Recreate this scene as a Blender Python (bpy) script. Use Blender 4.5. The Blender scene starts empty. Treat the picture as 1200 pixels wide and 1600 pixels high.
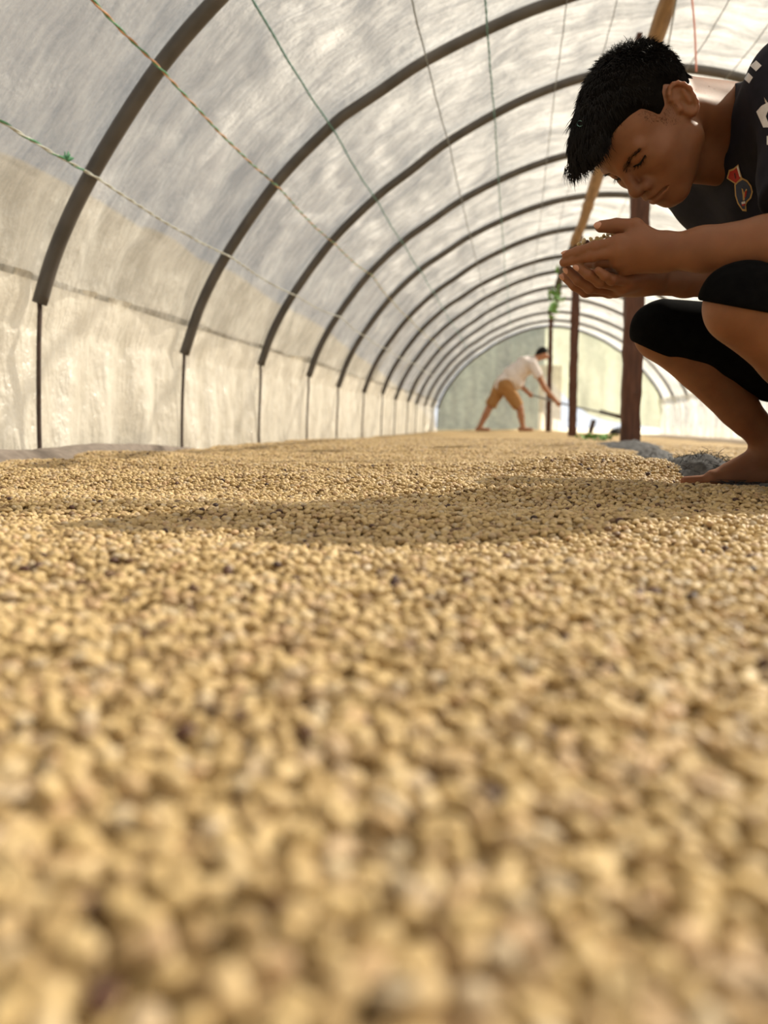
import bpy, bmesh, math, random
import numpy as np
from mathutils import Vector, Matrix, Euler
from mathutils.bvhtree import BVHTree

# ------------------------------------------------------------------ camera, sky, sun, exposure
scene = bpy.context.scene
COL = scene.collection
rng = np.random.default_rng(11)
random.seed(5)

FPX = 1200.0                                   # focal length in pixels of the 1200 x 1600 frame
CAM = np.array([0.0, 0.0, 0.125])              # a phone held a hand's breadth above the beans
PITCH = math.atan(136 / 1200.0)
YAW = math.atan(205 / 1200.0 * math.cos(PITCH))
FW = np.array([-math.sin(YAW) * math.cos(PITCH), math.cos(YAW) * math.cos(PITCH), -math.sin(PITCH)])
RT = np.array([math.cos(YAW), math.sin(YAW), 0.0])
UP = np.cross(RT, FW)

cd = bpy.data.cameras.new('camera')
cam = bpy.data.objects.new('camera', cd)
COL.objects.link(cam)
cam.matrix_world = Matrix(((RT[0], UP[0], -FW[0], CAM[0]), (RT[1], UP[1], -FW[1], CAM[1]),
                           (RT[2], UP[2], -FW[2], CAM[2]), (0, 0, 0, 1)))
cd.sensor_fit = 'HORIZONTAL'
cd.sensor_width = 36.0
cd.lens = 36.0
cd.clip_start = 0.01
cd.dof.use_dof = True
cd.dof.focus_distance = 1.36
cd.dof.aperture_fstop = 4.4                    # 8 mm pupil: near beans melt, far end softens
scene.camera = cam

world = bpy.data.worlds.new('sky')
scene.world = world
world.use_nodes = True
bg = world.node_tree.nodes['Background']
bg.inputs[0].default_value = (0.92, 0.955, 1.0, 1)
bg.inputs[1].default_value = 0.95

sl = bpy.data.lights.new('sun', 'SUN')
sl.energy = 22.0
sl.angle = math.radians(1.6)
sl.color = (1.0, 0.92, 0.78)
sun = bpy.data.objects.new('sun', sl)
COL.objects.link(sun)
SUN_EL, SUN_AZ = math.radians(40), math.radians(38)   # azimuth from +X towards +Y
sdir = Vector((math.cos(SUN_EL) * math.cos(SUN_AZ), math.cos(SUN_EL) * math.sin(SUN_AZ), math.sin(SUN_EL)))
sun.rotation_euler = sdir.to_track_quat('Z', 'Y').to_euler()
sun.location = sdir * 12

scene.view_settings.view_transform = 'Standard'
scene.view_settings.look = 'None'
scene.view_settings.gamma = 1.0
scene.view_settings.use_curve_mapping = False
scene.view_settings.exposure = 0.22
scene.cycles.max_bounces = 10
scene.cycles.diffuse_bounces = 5
scene.cycles.transmission_bounces = 8
scene.cycles.transparent_max_bounces = 12


def at(px, py, d):
    """world point seen at a pixel of the 1200x1600 frame, d metres along the view axis"""
    return CAM + d * (FW + RT * (px - 600) / FPX - UP * (py - 800) / FPX)


# ------------------------------------------------------------------ helpers
def tag(o, label=None, cat=None, group=None, kind=None):
    if label: o['label'] = label
    if cat: o['category'] = cat
    if group: o['group'] = group
    if kind: o['kind'] = kind
    return o


def empty(name, loc=(0, 0, 0)):
    o = bpy.data.objects.new(name, None)
    COL.objects.link(o)
    o.location = loc
    o.empty_display_size = 0.05
    return o


def mesh_np(name, V, F, smooth=True):
    """mesh from an (n,3) vertex array and an (m,k) face array or a list of such arrays"""
    Fs = F if isinstance(F, list) else [F]
    Fs = [np.asarray(f, dtype=np.int32) for f in Fs if len(f)]
    me = bpy.data.meshes.new(name)
    V = np.asarray(V, dtype=np.float32)
    me.vertices.add(len(V))
    me.vertices.foreach_set('co', V.ravel())
    loops = np.concatenate([f.ravel() for f in Fs])
    tot = np.concatenate([np.full(len(f), f.shape[1], np.int32) for f in Fs])
    me.loops.add(len(loops))
    me.loops.foreach_set('vertex_index', loops)
    me.polygons.add(len(tot))
    me.polygons.foreach_set('loop_start', np.concatenate([[0], np.cumsum(tot)[:-1]]).astype(np.int32))
    me.polygons.foreach_set('loop_total', tot)
    me.update(calc_edges=True)
    me.polygons.foreach_set('use_smooth', np.full(len(tot), smooth))
    me.validate()
    return me


def obj(name, me, mat, parent=None):
    """link a mesh whose coordinates are in world space; a parent must be an unrotated Empty or mesh"""
    o = bpy.data.objects.new(name, me)
    COL.objects.link(o)
    if mat is not None and len(me.materials) == 0:
        me.materials.append(mat)
    if parent is not None:
        o.parent = parent
        p, off = parent, Vector((0, 0, 0))
        while p is not None:
            off += p.location
            p = p.parent
        o.location = -off
    return o


class MB:
    """collects tubes, boxes and sheets into one mesh"""
    def __init__(self):
        self.V, self.Q, self.T, self.n = [], [], [], 0

    def add(self, V, Q=None, T=None):
        V = np.asarray(V, float)
        self.V.append(V)
        if Q is not None and len(Q): self.Q.append(np.asarray(Q) + self.n)
        if T is not None and len(T): self.T.append(np.asarray(T) + self.n)
        self.n += len(V)

    def tube(self, pts, r, sides=8, caps=True):
        pts = np.asarray(pts, float)
        n = len(pts)
        r = np.full(n, r) if np.isscalar(r) else np.asarray(r, float)
        tan = np.gradient(pts, axis=0)
        tan /= np.linalg.norm(tan, axis=1, keepdims=True) + 1e-12
        ref = np.array([0, 0, 1.0]) if abs(tan[:, 2]).mean() < 0.8 else np.array([1.0, 0, 0])
        a = np.cross(tan, ref)
        a /= np.linalg.norm(a, axis=1, keepdims=True) + 1e-12
        b = np.cross(tan, a)
        ang = np.arange(sides) * 2 * math.pi / sides
        V = pts[:, None] + r[:, None, None] * (a[:, None] * np.cos(ang)[None, :, None] + b[:, None] * np.sin(ang)[None, :, None])
        V = V.reshape(-1, 3)
        i = np.arange(n - 1)[:, None] * sides
        j = np.arange(sides)[None]
        k = (j + 1) % sides
        Q = np.stack([i + j, i + k, i + sides + k, i + sides + j], -1).reshape(-1, 4)
        T = []
        if caps:
            V = np.concatenate([V, pts[:1], pts[-1:]])
            m = n * sides
            for s in range(sides):
                T.append((m, (s + 1) % sides, s))
                T.append((m + 1, (n - 1) * sides + s, (n - 1) * sides + (s + 1) % sides))
        self.add(V, Q, T)

    def sheet(self, G):
        """G: (n,m,3) grid of points"""
        n, m = G.shape[:2]
        idx = np.arange(n * m).reshape(n, m)
        Q = np.stack([idx[:-1, :-1], idx[1:, :-1], idx[1:, 1:], idx[:-1, 1:]], -1).reshape(-1, 4)
        self.add(G.reshape(-1, 3), Q)

    def box(self, c, s, M=None):
        v = np.array([[x, y, z] for x in (-.5, .5) for y in (-.5, .5) for z in (-.5, .5)]) * np.asarray(s)
        if M is not None: v = v @ np.asarray(M).T
        self.add(v + np.asarray(c), [[0, 1, 3, 2], [4, 6, 7, 5], [0, 4, 5, 1], [2, 3, 7, 6], [0, 2, 6, 4], [1, 5, 7, 3]])

    def build(self, name, mat, parent=None, smooth=True):
        F = []
        if self.Q: F.append(np.concatenate(self.Q))
        if self.T: F.append(np.concatenate(self.T))
        return obj(name, mesh_np(name, np.concatenate(self.V), F, smooth), mat, parent)


def hash2(ix, iy, seed):
    h = (ix.astype(np.int64) * 374761393 + iy.astype(np.int64) * 668265263 + seed * 974634777) & 0xFFFFFFFF
    h = ((h ^ (h >> 13)) * 1274126177) & 0xFFFFFFFF
    return ((h ^ (h >> 16)) & 0xFFFF) / 65535.0 * 2 - 1


def noise2(x, y, seed=0):
    x, y = np.broadcast_arrays(np.asarray(x, float), np.asarray(y, float))
    ix, iy = np.floor(x), np.floor(y)
    fx, fy = x - ix, y - iy
    fx, fy = fx * fx * (3 - 2 * fx), fy * fy * (3 - 2 * fy)
    a, b = hash2(ix, iy, seed), hash2(ix + 1, iy, seed)
    c, d = hash2(ix, iy + 1, seed), hash2(ix + 1, iy + 1, seed)
    return (a * (1 - fx) + b * fx) * (1 - fy) + (c * (1 - fx) + d * fx) * fy


def fbm2(x, y, seed=0, octv=3):
    s, a = 0.0, 1.0
    for k in range(octv):
        s = s + a * noise2(x * 2 ** k, y * 2 ** k, seed + 17 * k)
        a *= 0.5
    return s


def catmull(P, n):
    P = np.asarray(P, float)
    Q = np.concatenate([[2 * P[0] - P[1]], P, [2 * P[-1] - P[-2]]])
    out = []
    segs = len(P) - 1
    per = max(2, n // segs)
    for i in range(segs):
        p0, p1, p2, p3 = Q[i:i + 4]
        t = np.linspace(0, 1, per, endpoint=(i == segs - 1))[:, None]
        out.append(.5 * (2 * p1 + (p2 - p0) * t + (2 * p0 - 5 * p1 + 4 * p2 - p3) * t ** 2 + (3 * p1 - p0 - 3 * p2 + p3) * t ** 3))
    return np.concatenate(out)


def resample(P, n):
    P = np.asarray(P, float)
    s = np.concatenate([[0], np.cumsum(np.linalg.norm(np.diff(P, axis=0), axis=1))])
    t = np.linspace(0, s[-1], n)
    return np.stack([np.interp(t, s, P[:, k]) for k in range(P.shape[1])], 1)


# ------------------------------------------------------------------ materials
class NT:
    def __init__(self, name):
        self.m = bpy.data.materials.new(name)
        self.m.use_nodes = True
        self.t = self.m.node_tree
        self.out = self.t.nodes['Material Output']
        self.b = self.t.nodes.get('Principled BSDF')

    def n(self, typ, **kw):
        nd = self.t.nodes.new(typ)
        for k, v in kw.items():
            if k.startswith('i_'):
                nd.inputs[int(k[2:]) if k[2:].isdigit() else k[2:].replace('_', ' ')].default_value = v
            else:
                setattr(nd, k, v)
        return nd

    def l(self, a, b): self.t.links.new(a, b)

    def ramp(self, fac, stops, interp='LINEAR'):
        r = self.n('ShaderNodeValToRGB')
        r.color_ramp.interpolation = interp
        e = r.color_ramp.elements
        while len(e) < len(stops): e.new(0.5)
        for el, (p, c) in zip(e, stops):
            el.position = p
            el.color = (*c, 1)
        self.l(fac, r.inputs[0])
        return r.outputs[0]

    def coords(self, scale=(1, 1, 1), src='Object', rot=(0, 0, 0)):
        tc = self.n('ShaderNodeTexCoord')
        mp = self.n('ShaderNodeMapping')
        mp.inputs['Scale'].default_value = scale
        mp.inputs['Rotation'].default_value = rot
        self.l(tc.outputs[src], mp.inputs[0])
        return mp.outputs[0]

    def noise(self, vec, scale, detail=3, rough=.5):
        nd = self.n('ShaderNodeTexNoise')
        nd.inputs['Scale'].default_value = scale
        nd.inputs['Detail'].default_value = detail
        nd.inputs['Roughness'].default_value = rough
        self.l(vec, nd.inputs['Vector'])
        return nd.outputs['Fac']

    def bump(self, h, strength, dist):
        bp = self.n('ShaderNodeBump')
        bp.inputs['Strength'].default_value = strength
        bp.inputs['Distance'].default_value = dist
        self.l(h, bp.inputs['Height'])
        return bp.outputs['Normal']


def simple(name, c0, c1, scale=20, rough=.6, bump=0, bdist=.002, stretch=(1, 1, 1), spec=.4, sss=0, metal=0):
    t = NT(name)
    v = t.coords(stretch)
    f = t.noise(v, scale, 4)
    t.l(t.ramp(f, [(.3, c0), (.7, c1)]), t.b.inputs['Base Color'])
    t.b.inputs['Roughness'].default_value = rough
    t.b.inputs['Specular IOR Level'].default_value = spec
    t.b.inputs['Metallic'].default_value = metal
    if sss:
        t.b.inputs['Subsurface Weight'].default_value = sss
        t.b.inputs['Subsurface Radius'].default_value = (.012, .004, .002)
        t.b.inputs['Subsurface Scale'].default_value = 1.0
    if bump:
        t.l(t.bump(f, bump, bdist), t.b.inputs['Normal'])
    return t.m


def film(name, ca, cb, transp, transl, band=2.0, bstr=.6, lo=.40, hi=.66):
    """greenhouse film: part clear, part milky, some gloss; streaks down the sheet put wrinkle light and shade into the colour"""
    t = NT(name)
    t.t.nodes.remove(t.b)
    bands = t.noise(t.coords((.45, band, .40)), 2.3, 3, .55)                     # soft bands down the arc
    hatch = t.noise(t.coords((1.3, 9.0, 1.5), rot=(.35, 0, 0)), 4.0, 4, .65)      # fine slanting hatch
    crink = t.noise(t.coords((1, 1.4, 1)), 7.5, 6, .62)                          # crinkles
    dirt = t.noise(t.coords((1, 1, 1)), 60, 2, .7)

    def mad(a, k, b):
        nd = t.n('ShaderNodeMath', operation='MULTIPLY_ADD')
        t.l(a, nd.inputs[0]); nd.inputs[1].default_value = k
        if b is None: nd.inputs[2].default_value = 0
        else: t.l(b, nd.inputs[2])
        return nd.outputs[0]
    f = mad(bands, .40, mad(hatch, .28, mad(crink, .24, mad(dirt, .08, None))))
    col = t.ramp(f, [(lo, ca), ((lo + hi) / 2, tuple((a + b) / 2 for a, b in zip(ca, cb))), (hi, cb)])  # pale and dark streaks paint wrinkle shading into the film
    hgt = mad(bands, 2.0, mad(hatch, .35, mad(crink, .8, None)))
    nrm = t.bump(hgt, bstr, .05)
    tl = t.n('ShaderNodeBsdfTranslucent'); t.l(col, tl.inputs[0]); t.l(nrm, tl.inputs['Normal'])
    df = t.n('ShaderNodeBsdfDiffuse'); t.l(col, df.inputs[0]); t.l(nrm, df.inputs['Normal'])
    gl = t.n('ShaderNodeBsdfGlossy'); gl.inputs['Roughness'].default_value = .25; t.l(nrm, gl.inputs['Normal'])
    gl.inputs[0].default_value = (.9, .9, .9, 1)
    tr = t.n('ShaderNodeBsdfTransparent'); tr.inputs[0].default_value = (.96, .95, .92, 1)
    m1 = t.n('ShaderNodeMixShader'); m1.inputs[0].default_value = transl
    t.l(df.outputs[0], m1.inputs[1]); t.l(tl.outputs[0], m1.inputs[2])
    m2 = t.n('ShaderNodeMixShader'); m2.inputs[0].default_value = .15
    t.l(m1.outputs[0], m2.inputs[1]); t.l(gl.outputs[0], m2.inputs[2])
    m3 = t.n('ShaderNodeMixShader'); m3.inputs[0].default_value = transp
    t.l(m2.outputs[0], m3.inputs[1]); t.l(tr.outputs[0], m3.inputs[2])
    t.l(m3.outputs[0], t.out.inputs[0])
    return t.m


M = {}
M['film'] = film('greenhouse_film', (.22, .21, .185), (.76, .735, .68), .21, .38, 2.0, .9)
M['skirt'] = film('side_skirt_film', (.50, .45, .36), (.90, .85, .745), .12, .44, 2.6, .8, .36, .62)
M['end_film'] = film('end_wall_film', (.10, .115, .09), (.25, .27, .215), .07, .30, .6, .5)  # dark tones put the shade at the far end into the colour
M['pale_film'] = film('pale_sagging_film', (.46, .49, .36), (.66, .69, .54), .08, .26, .5, .5)
M['pipe'] = simple('grey_pipe', (.060, .054, .050), (.105, .095, .088), 8, .42, .1, .002, (1, 1, 1), .5)
M['stake'] = simple('rusty_stake', (.045, .030, .026), (.09, .06, .05), 30, .7, .3)
M['post'] = simple('red_brown_wood', (.055, .022, .014), (.11, .045, .028), 14, .7, .4, .004, (4, 4, .4))
M['beam'] = simple('weathered_pole_wood', (.20, .12, .06), (.36, .23, .12), 10, .75, .5, .006, (4, .5, 4))
M['beam_dark'] = simple('dark_pole_wood', (.04, .03, .026), (.09, .065, .05), 10, .8, .5, .006, (4, .5, 4))
M['floor'] = simple('packed_soil', (.16, .12, .08), (.26, .20, .14), 6, .95, .4, .01)
M['outside'] = simple('outside_soil', (.28, .25, .18), (.40, .36, .27), 1.2, .95)
M['bank'] = simple('added_bank_earth', (.160, .143, .115), (.185, .166, .135), .6, .95)
M['cloth'] = simple('grey_woven_cloth', (.055, .055, .058), (.13, .13, .135), 60, .9, .6, .003, (1, 1, 1), .2)
M['cloth_edge'] = simple('brown_tarp', (.15, .12, .10), (.24, .20, .17), 30, .85, .4, .003)
M['fray'] = simple('black_threads', (.012, .012, .014), (.03, .03, .032), 30, .8)
M['leaf'] = simple('green_leaves', (.08, .22, .04), (.18, .36, .09), 30, .6)
M['twine_green'] = simple('green_twine', (.06, .22, .12), (.14, .36, .20), 120, .7)
M['twine_orange'] = simple('orange_twine', (.48, .22, .10), (.60, .36, .20), 120, .7)
M['twine_white'] = simple('pale_twine', (.42, .44, .40), (.62, .63, .58), 120, .7)
M['twine_teal'] = simple('teal_twine', (.08, .20, .19), (.15, .30, .28), 120, .7)
M['twine_dark'] = simple('grey_twine', (.16, .18, .19), (.26, .28, .29), 120, .7)
M['twine_red'] = simple('red_twine', (.62, .22, .18), (.72, .34, .28), 120, .7)


def bean_material(instanced=True):
    t = NT('parchment_coffee')
    oi = t.n('ShaderNodeObjectInfo')
    v = t.coords((1, 1, 1))
    n1 = t.noise(v, 260, 3)
    base = t.ramp(oi.outputs['Random'], [(0, (.045, .022, .018)), (.012, (.10, .045, .03)), (.03, (.30, .20, .095)), (.20, (.45, .318, .148)),
                                         (.45, (.56, .412, .20)), (.70, (.65, .492, .268)), (.80, (.52, .35, .195)), (.90, (.52, .43, .30)), (1, (.71, .53, .265))])
    mx = t.n('ShaderNodeMix', data_type='RGBA', blend_type='MULTIPLY')
    mx.inputs[0].default_value = .55
    t.l(base, mx.inputs[6])
    t.l(t.ramp(n1, [(.3, (.66, .60, .52)), (.65, (1, 1, 1))]), mx.inputs[7])
    t.l(mx.outputs[2], t.b.inputs['Base Color'])
    t.b.inputs['Roughness'].default_value = .5
    t.b.inputs['Specular IOR Level'].default_value = .35
    t.l(t.bump(n1, .25, .0006), t.b.inputs['Normal'])
    return t.m


def bed_material():
    t = NT('bean_bed')
    v = t.coords((1, 1, 1))
    vo = t.n('ShaderNodeTexVoronoi')
    vo.inputs['Scale'].default_value = 105
    t.l(v, vo.inputs['Vector'])
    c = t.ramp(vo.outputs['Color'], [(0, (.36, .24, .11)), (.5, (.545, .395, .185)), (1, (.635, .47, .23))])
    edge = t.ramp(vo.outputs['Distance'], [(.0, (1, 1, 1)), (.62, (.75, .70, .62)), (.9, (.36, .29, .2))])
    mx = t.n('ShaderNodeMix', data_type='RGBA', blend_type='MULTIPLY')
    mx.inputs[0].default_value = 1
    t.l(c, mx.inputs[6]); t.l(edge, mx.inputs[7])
    t.l(mx.outputs[2], t.b.inputs['Base Color'])
    inv = t.n('ShaderNodeMath', operation='SUBTRACT'); inv.inputs[0].default_value = 1
    t.l(vo.outputs['Distance'], inv.inputs[1])
    t.l(t.bump(inv.outputs[0], .9, .006), t.b.inputs['Normal'])
    t.b.inputs['Roughness'].default_value = .6
    return t.m


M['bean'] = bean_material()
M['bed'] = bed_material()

# ------------------------------------------------------------------ tunnel shape
XC = 0.72
HALF = [(0, 2.285), (.32, 2.257), (.6, 2.185), (.86, 2.085), (1.18, 1.925), (1.42, 1.765), (1.66, 1.60), (1.94, 1.35), (2.2, 1.03), (2.36, .77), (2.47, .50)]
left = [(XC - u, z) for u, z in HALF[::-1]]
right = [(XC + u, z) for u, z in HALF[1:]]
BASE_PROFILE = resample(catmull(left + right, 400), 181)
HOOP_Y = [-2.4, -1.15, .10, 1.36, 2.62, 3.92, 5.15, 6.40, 7.56, 8.85, 10.1, 11.35, 12.6, 13.85, 15.1, 16.35, 17.6]
PIPE_R = .027


def hoop_profile(k):
    P = BASE_PROFILE.copy()
    r = np.random.default_rng(100 + k)
    u = np.clip(1 - ((P[:, 0] - XC) / 1.6) ** 2, 0, 1)
    drop = {5: .05, 6: 0.0}.get(k, .03 * r.random())
    P[:, 1] *= 1 - drop * u
    if k not in (4, 5, 6):
        P[:, 0] += .02 * (r.random() - .5)
    return P


PROFILES = [hoop_profile(k) for k in range(len(HOOP_Y))]
HY = np.array(HOOP_Y)
PR = np.stack(PROFILES)                       # (hoop, s, 2)


def ground_slope(x):
    return -.042 * np.clip(np.asarray(x, float) - .45, 0, 4)


def bed_h(x, y):
    """height of the bean surface"""
    x, y = np.asarray(x, float), np.asarray(y, float)
    amp = np.clip((y - .35) / .8, 0, 1)
    far = np.clip((y - 3) / 5, 0, 1)
    h = .009 * amp * fbm2(x * 1.3 + 3, y * 4.0 + 1.7, 3, 2)
    h += .008 * amp * (1 - .5 * far) * np.sin(y * 13.5 + 1.2 * noise2(x * 1.4, y * .7, 8) + x * 1.1)
    h += .040 * np.exp(-(((x - .19) / .26) ** 2 + ((y - 1.95) / .24) ** 2))
    h += .012 * np.exp(-(((x - .05) / .45) ** 2 + ((y - 1.45) / .13) ** 2))
    h += .010 * np.exp(-(((x + .75) / .5) ** 2 + ((y - 1.75) / .22) ** 2))
    h += .014 * np.exp(-(((x + 1.25) / .35) ** 2 + ((y - 2.55) / .5) ** 2))
    h += .012 * far * np.exp(-((x + .3) / 1.2) ** 2)
    h -= .024 * np.exp(-(((x - .41) / .15) ** 2 + ((y - 1.80) / .14) ** 2))       # trodden hollow under the bare foot
    return h + ground_slope(x)


# ------------------------------------------------------------------ setting: ground, film, end walls
mb = MB()
mb.box((XC, 7.4, -.16), (5.6, 21.2, .16))
tag(mb.build('floor', M['floor'], smooth=False), 'packed soil floor of the drying tunnel under the beans', None, None, 'structure')
gx = np.array([-60, -3.2, 4.6, 60.0]); gy = np.array([-60, -3.4, 18.2, 80.0])
mb = MB()
for i in range(3):
    for j in range(3):
        if i == 1 and j == 1: continue
        G = np.array([[[gx[i], gy[j], -.2], [gx[i], gy[j + 1], -.2]], [[gx[i + 1], gy[j], -.2], [gx[i + 1], gy[j + 1], -.2]]])[:, :, :]
        mb.sheet(G)
tag(mb.build('outside_ground', M['outside'], smooth=False), 'dry pale soil outside the drying tunnel', None, None, 'structure')

bx = np.linspace(-3.3, -14, 34); bz = np.interp(-bx, [3.3, 3.9, 4.8, 6.2, 8.5, 14], [-.2, .55, 1.5, 2.9, 4.6, 7.0])  # bank added to block low sky and tint the left film tan
by = np.linspace(-12, 34, 420)
BY, BX = np.meshgrid(by, bx, indexing='ij')
BZ0 = np.repeat(bz[None], len(by), 0)
BZ = BZ0 * (1 + .10 * noise2(BY * .35, BX * .3, 15))
mb = MB(); mb.sheet(np.stack([BX, BY, BZ], -1))
tag(mb.build('added_bank', M['bank']), 'earth bank added outside the left of the tunnel to block sky and tint the film', None, None, 'structure')


def film_point(Y, si, off):
    """outer film at positions Y (n,) for all profile samples si -> (n,m,3); off metres outside the hoop axis"""
    P = np.stack([np.stack([np.interp(Y, HY, PR[:, s, c]) for c in (0, 1)], -1) for s in si], 1)
    d = np.gradient(P, axis=1)
    nrm = np.stack([-d[..., 1], d[..., 0]], -1)
    nrm /= np.linalg.norm(nrm, axis=-1, keepdims=True)
    return P, nrm


ys = np.concatenate([np.linspace(-2.42, 2.2, 40)[:-1], np.linspace(2.2, 6.4, 170)[:-1], np.linspace(6.4, 17.62, 150)])
SI = np.arange(4, 177)
P, Nn = film_point(ys, SI, 0)
k = np.clip(np.searchsorted(HY, ys) - 1, 0, len(HY) - 2)
bay = np.clip((ys - HY[k]) / (HY[k + 1] - HY[k]), 0, 1)
sagw = np.sin(bay * math.pi) ** .7
arc = np.linspace(0, 6.8, len(SI))
AY, AA = np.meshgrid(ys, arc, indexing='ij')
wr = .026 * fbm2(AY * 1.6 + AA * .9, AA * 3.2 - AY * .8, 21, 4) + .022 * np.abs(noise2(AY * 3.1 - AA * 1.4, AA * 1.2 + 5, 33)) \
    + .006 * noise2(AY * 9 + AA * 4, AA * 9 - AY * 3, 44)
side = np.clip((np.abs(P[..., 0] - XC) - 1.2) / 1.0, 0, 1)
vert = .034 * side * noise2(AY * 6.5, AA * .5 + 3, 51)
off = PIPE_R + .010 - .012 * sagw[:, None] + np.clip(wr + vert, -.035, .09) * (.12 + .88 * sagw[:, None])
off = np.maximum(off, PIPE_R + .006 - .055 * sagw[:, None])
G = np.stack([P[..., 0] + Nn[..., 0] * off, AY, P[..., 1] + Nn[..., 1] * off], -1)
mb = MB(); mb.sheet(G)
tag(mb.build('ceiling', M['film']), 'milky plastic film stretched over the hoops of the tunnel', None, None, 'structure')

# side skirts: a second strip of film that overlaps the roof film and hangs to the ground
PIPE_END_Z = .50
for sgn, nm in ((1, 'wall_left'), (-1, 'wall_right')):
    vz = np.linspace(0, 1, 44)
    zz = .68 - .78 * vz
    Yg, Zg = np.meshgrid(ys, zz, indexing='ij')
    u = np.interp(Zg, [-.2, 0, .5, .77, 1.03], [2.47, 2.49, 2.47, 2.36, 2.2])
    bayg = np.repeat(bay[:, None], len(zz), 1)
    # folds that fan from the pipe ends, hanging pleats between
    dr = np.minimum(bayg, 1 - bayg)
    low = np.clip((.5 - Zg) / .5, 0, 1)
    tent = np.exp(-(dr / (.05 + .16 * low)) ** 2)
    fold = .012 * fbm2(Yg * 5.5 + Zg * 1.5, Zg * 1.6 + 2, 61, 3) + .010 * np.sin(Yg * 21 + 5 * noise2(Yg * 1.3, Zg * 1.2, 62) + (bayg - .5) * Zg * 9) * (.4 + .6 * low)
    fold += .018 * low * np.sin(bayg * math.pi) * noise2(Yg * 2.0, Zg * 4, 63)
    ang = np.arctan2((bayg - np.round(bayg)) * 1.25, np.clip(.52 - Zg, .02, 1))
    fold = fold * 1.5 + .011 * np.sin(ang * 11 + 2 * noise2(Yg * .8, Zg * 0, 65)) * np.exp(-(dr / .32) ** 2) * low
    fold += .010 * noise2(Yg * 24, Zg * 9, 66) * np.exp(-((Zg - .47 - .02 * noise2(Yg * 2, Zg * 0, 67)) / .035) ** 2)
    topedge = .010 * np.exp(-((Zg - .66) / .04) ** 2)
    o = PIPE_R + .028 + fold - .030 * tent * low + topedge
    if sgn < 0: o = o - 2 * PIPE_R - .075
    Xg = XC - sgn * (u + o)
    Zt = Zg + .02 * noise2(Yg * 1.7, Zg * 0, 64) * np.clip((Zg - .3) / .3, 0, 1)
    G = np.stack([Xg, Yg, Zt], -1)
    if sgn < 0: Zs = G[..., 2] + ground_slope(G[..., 0]) * np.clip(1 - Zg / .68, 0, 1); G[..., 2] = Zs
    mb = MB(); mb.sheet(G)
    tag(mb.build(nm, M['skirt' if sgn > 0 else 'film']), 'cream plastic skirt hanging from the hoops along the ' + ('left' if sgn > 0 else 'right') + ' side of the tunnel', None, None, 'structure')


def end_panel(x0, x1, Y, zlow, amp, freq, seed, n=60, m=40, topmul=1.0):
    xs = np.linspace(x0, x1, n)
    ztop = np.interp(xs, BASE_PROFILE[:, 0], BASE_PROFILE[:, 1] * topmul, left=.3, right=.3)
    t = np.linspace(0, 1, m)
    X, T = np.meshgrid(xs, t, indexing='ij')
    zl = zlow(xs) if callable(zlow) else np.full(n, zlow)
    Z = zl[:, None] + (ztop - zl)[:, None] * T
    Yv = Y + amp * noise2(X * freq, Z * .7, seed) + amp * .5 * noise2(X * freq * 2.3, Z * 1.5, seed + 3)
    return np.stack([X, Yv, Z], -1)


mb = MB(); mb.sheet(end_panel(-1.76, .62, 17.74, -.1, .05, 3, 71))
wb = tag(mb.build('wall_back', M['end_film']), 'grey green film closing the far end of the tunnel', None, None, 'structure')
mb = MB(); mb.sheet(end_panel(-1.76, 3.2, -2.54, -.1, .05, 3, 75))  # unseen near end, closed to cut sky light on the man's near side
tag(mb.build('wall_front', M['film']), 'milky plastic film added to close the unseen near end of the tunnel', None, None, 'structure')
# loose sheet that sags across the open right half of the far end
sag = lambda xs: np.interp(xs, [.62, .9, 1.2, 1.6, 2.0, 2.6, 3.2], [1.25, .95, .62, .36, .22, .12, .05])
mb = MB(); mb.sheet(end_panel(.62, 3.18, 17.66, sag, .10, 2.2, 78, 50, 40))
tag(mb.build('hanging_sheet', M['pale_film']), 'pale yellowish plastic sheet sagging across the open far end', 'sheet')
mb = MB(); mb.sheet(end_panel(.50, .98, 17.3, -.03, .07, 9, 80, 40, 24, .62))
tag(mb.build('curtain', M['skirt']), 'white pleated plastic curtain hanging by the farthest post', 'curtain')

# ------------------------------------------------------------------ hoops
ords = ['nearest', 'second', 'third', 'fourth', 'fifth', 'sixth', 'seventh', 'eighth', 'ninth', 'tenth', 'eleventh', 'twelfth', 'thirteenth']
for k, Y in enumerate(HOOP_Y):
    P2 = PROFILES[k]
    r = np.random.default_rng(7 + k)
    zl = .56 if k == 4 else .46 + .05 * r.random()
    keep = (P2[:, 1] >= zl)
    P2 = P2[keep]
    pts = np.stack([P2[:, 0], np.full(len(P2), Y) + .012 * noise2(np.linspace(0, 5, len(P2)), 0, k), P2[:, 1]], 1)
    root = empty('tunnel_hoop', (float(P2[0, 0]), Y, 0))
    mb = MB(); mb.tube(pts[::2] if k > 8 else pts, PIPE_R, 14)
    mb.build('pipe', M['pipe'], root)
    for e, s in ((0, -1), (-1, 1)):
        a = pts[e]
        gz = -.08 + float(ground_slope(a[0]))
        zz = np.linspace(a[2] + .06, gz, 9)
        X = a[0] - s * .012 * (zz < a[2]) + s * .03 * np.sin((a[2] - zz) / (a[2] - gz) * math.pi * .5)
        st = np.stack([X, np.full(9, Y - .012), zz], 1)
        st[:2, :2] = a[:2]
        mb = MB(); mb.tube(st, .0085, 8)
        mb.build('stake', M['stake'], root)
    if k >= 4:
        which = ords[k - 4]
        lab = ('nearest dark grey pipe hoop, cut by the top left of the picture' if k == 4 else
               f'dark grey pipe hoop arching over the beans, {which} from the camera')
    else:
        lab = 'dark grey pipe hoop overhead and behind the camera'
    tag(root, lab, 'hoop', 'pipe hoops of the tunnel' if k >= 4 else 'pipe hoops behind the camera')

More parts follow.
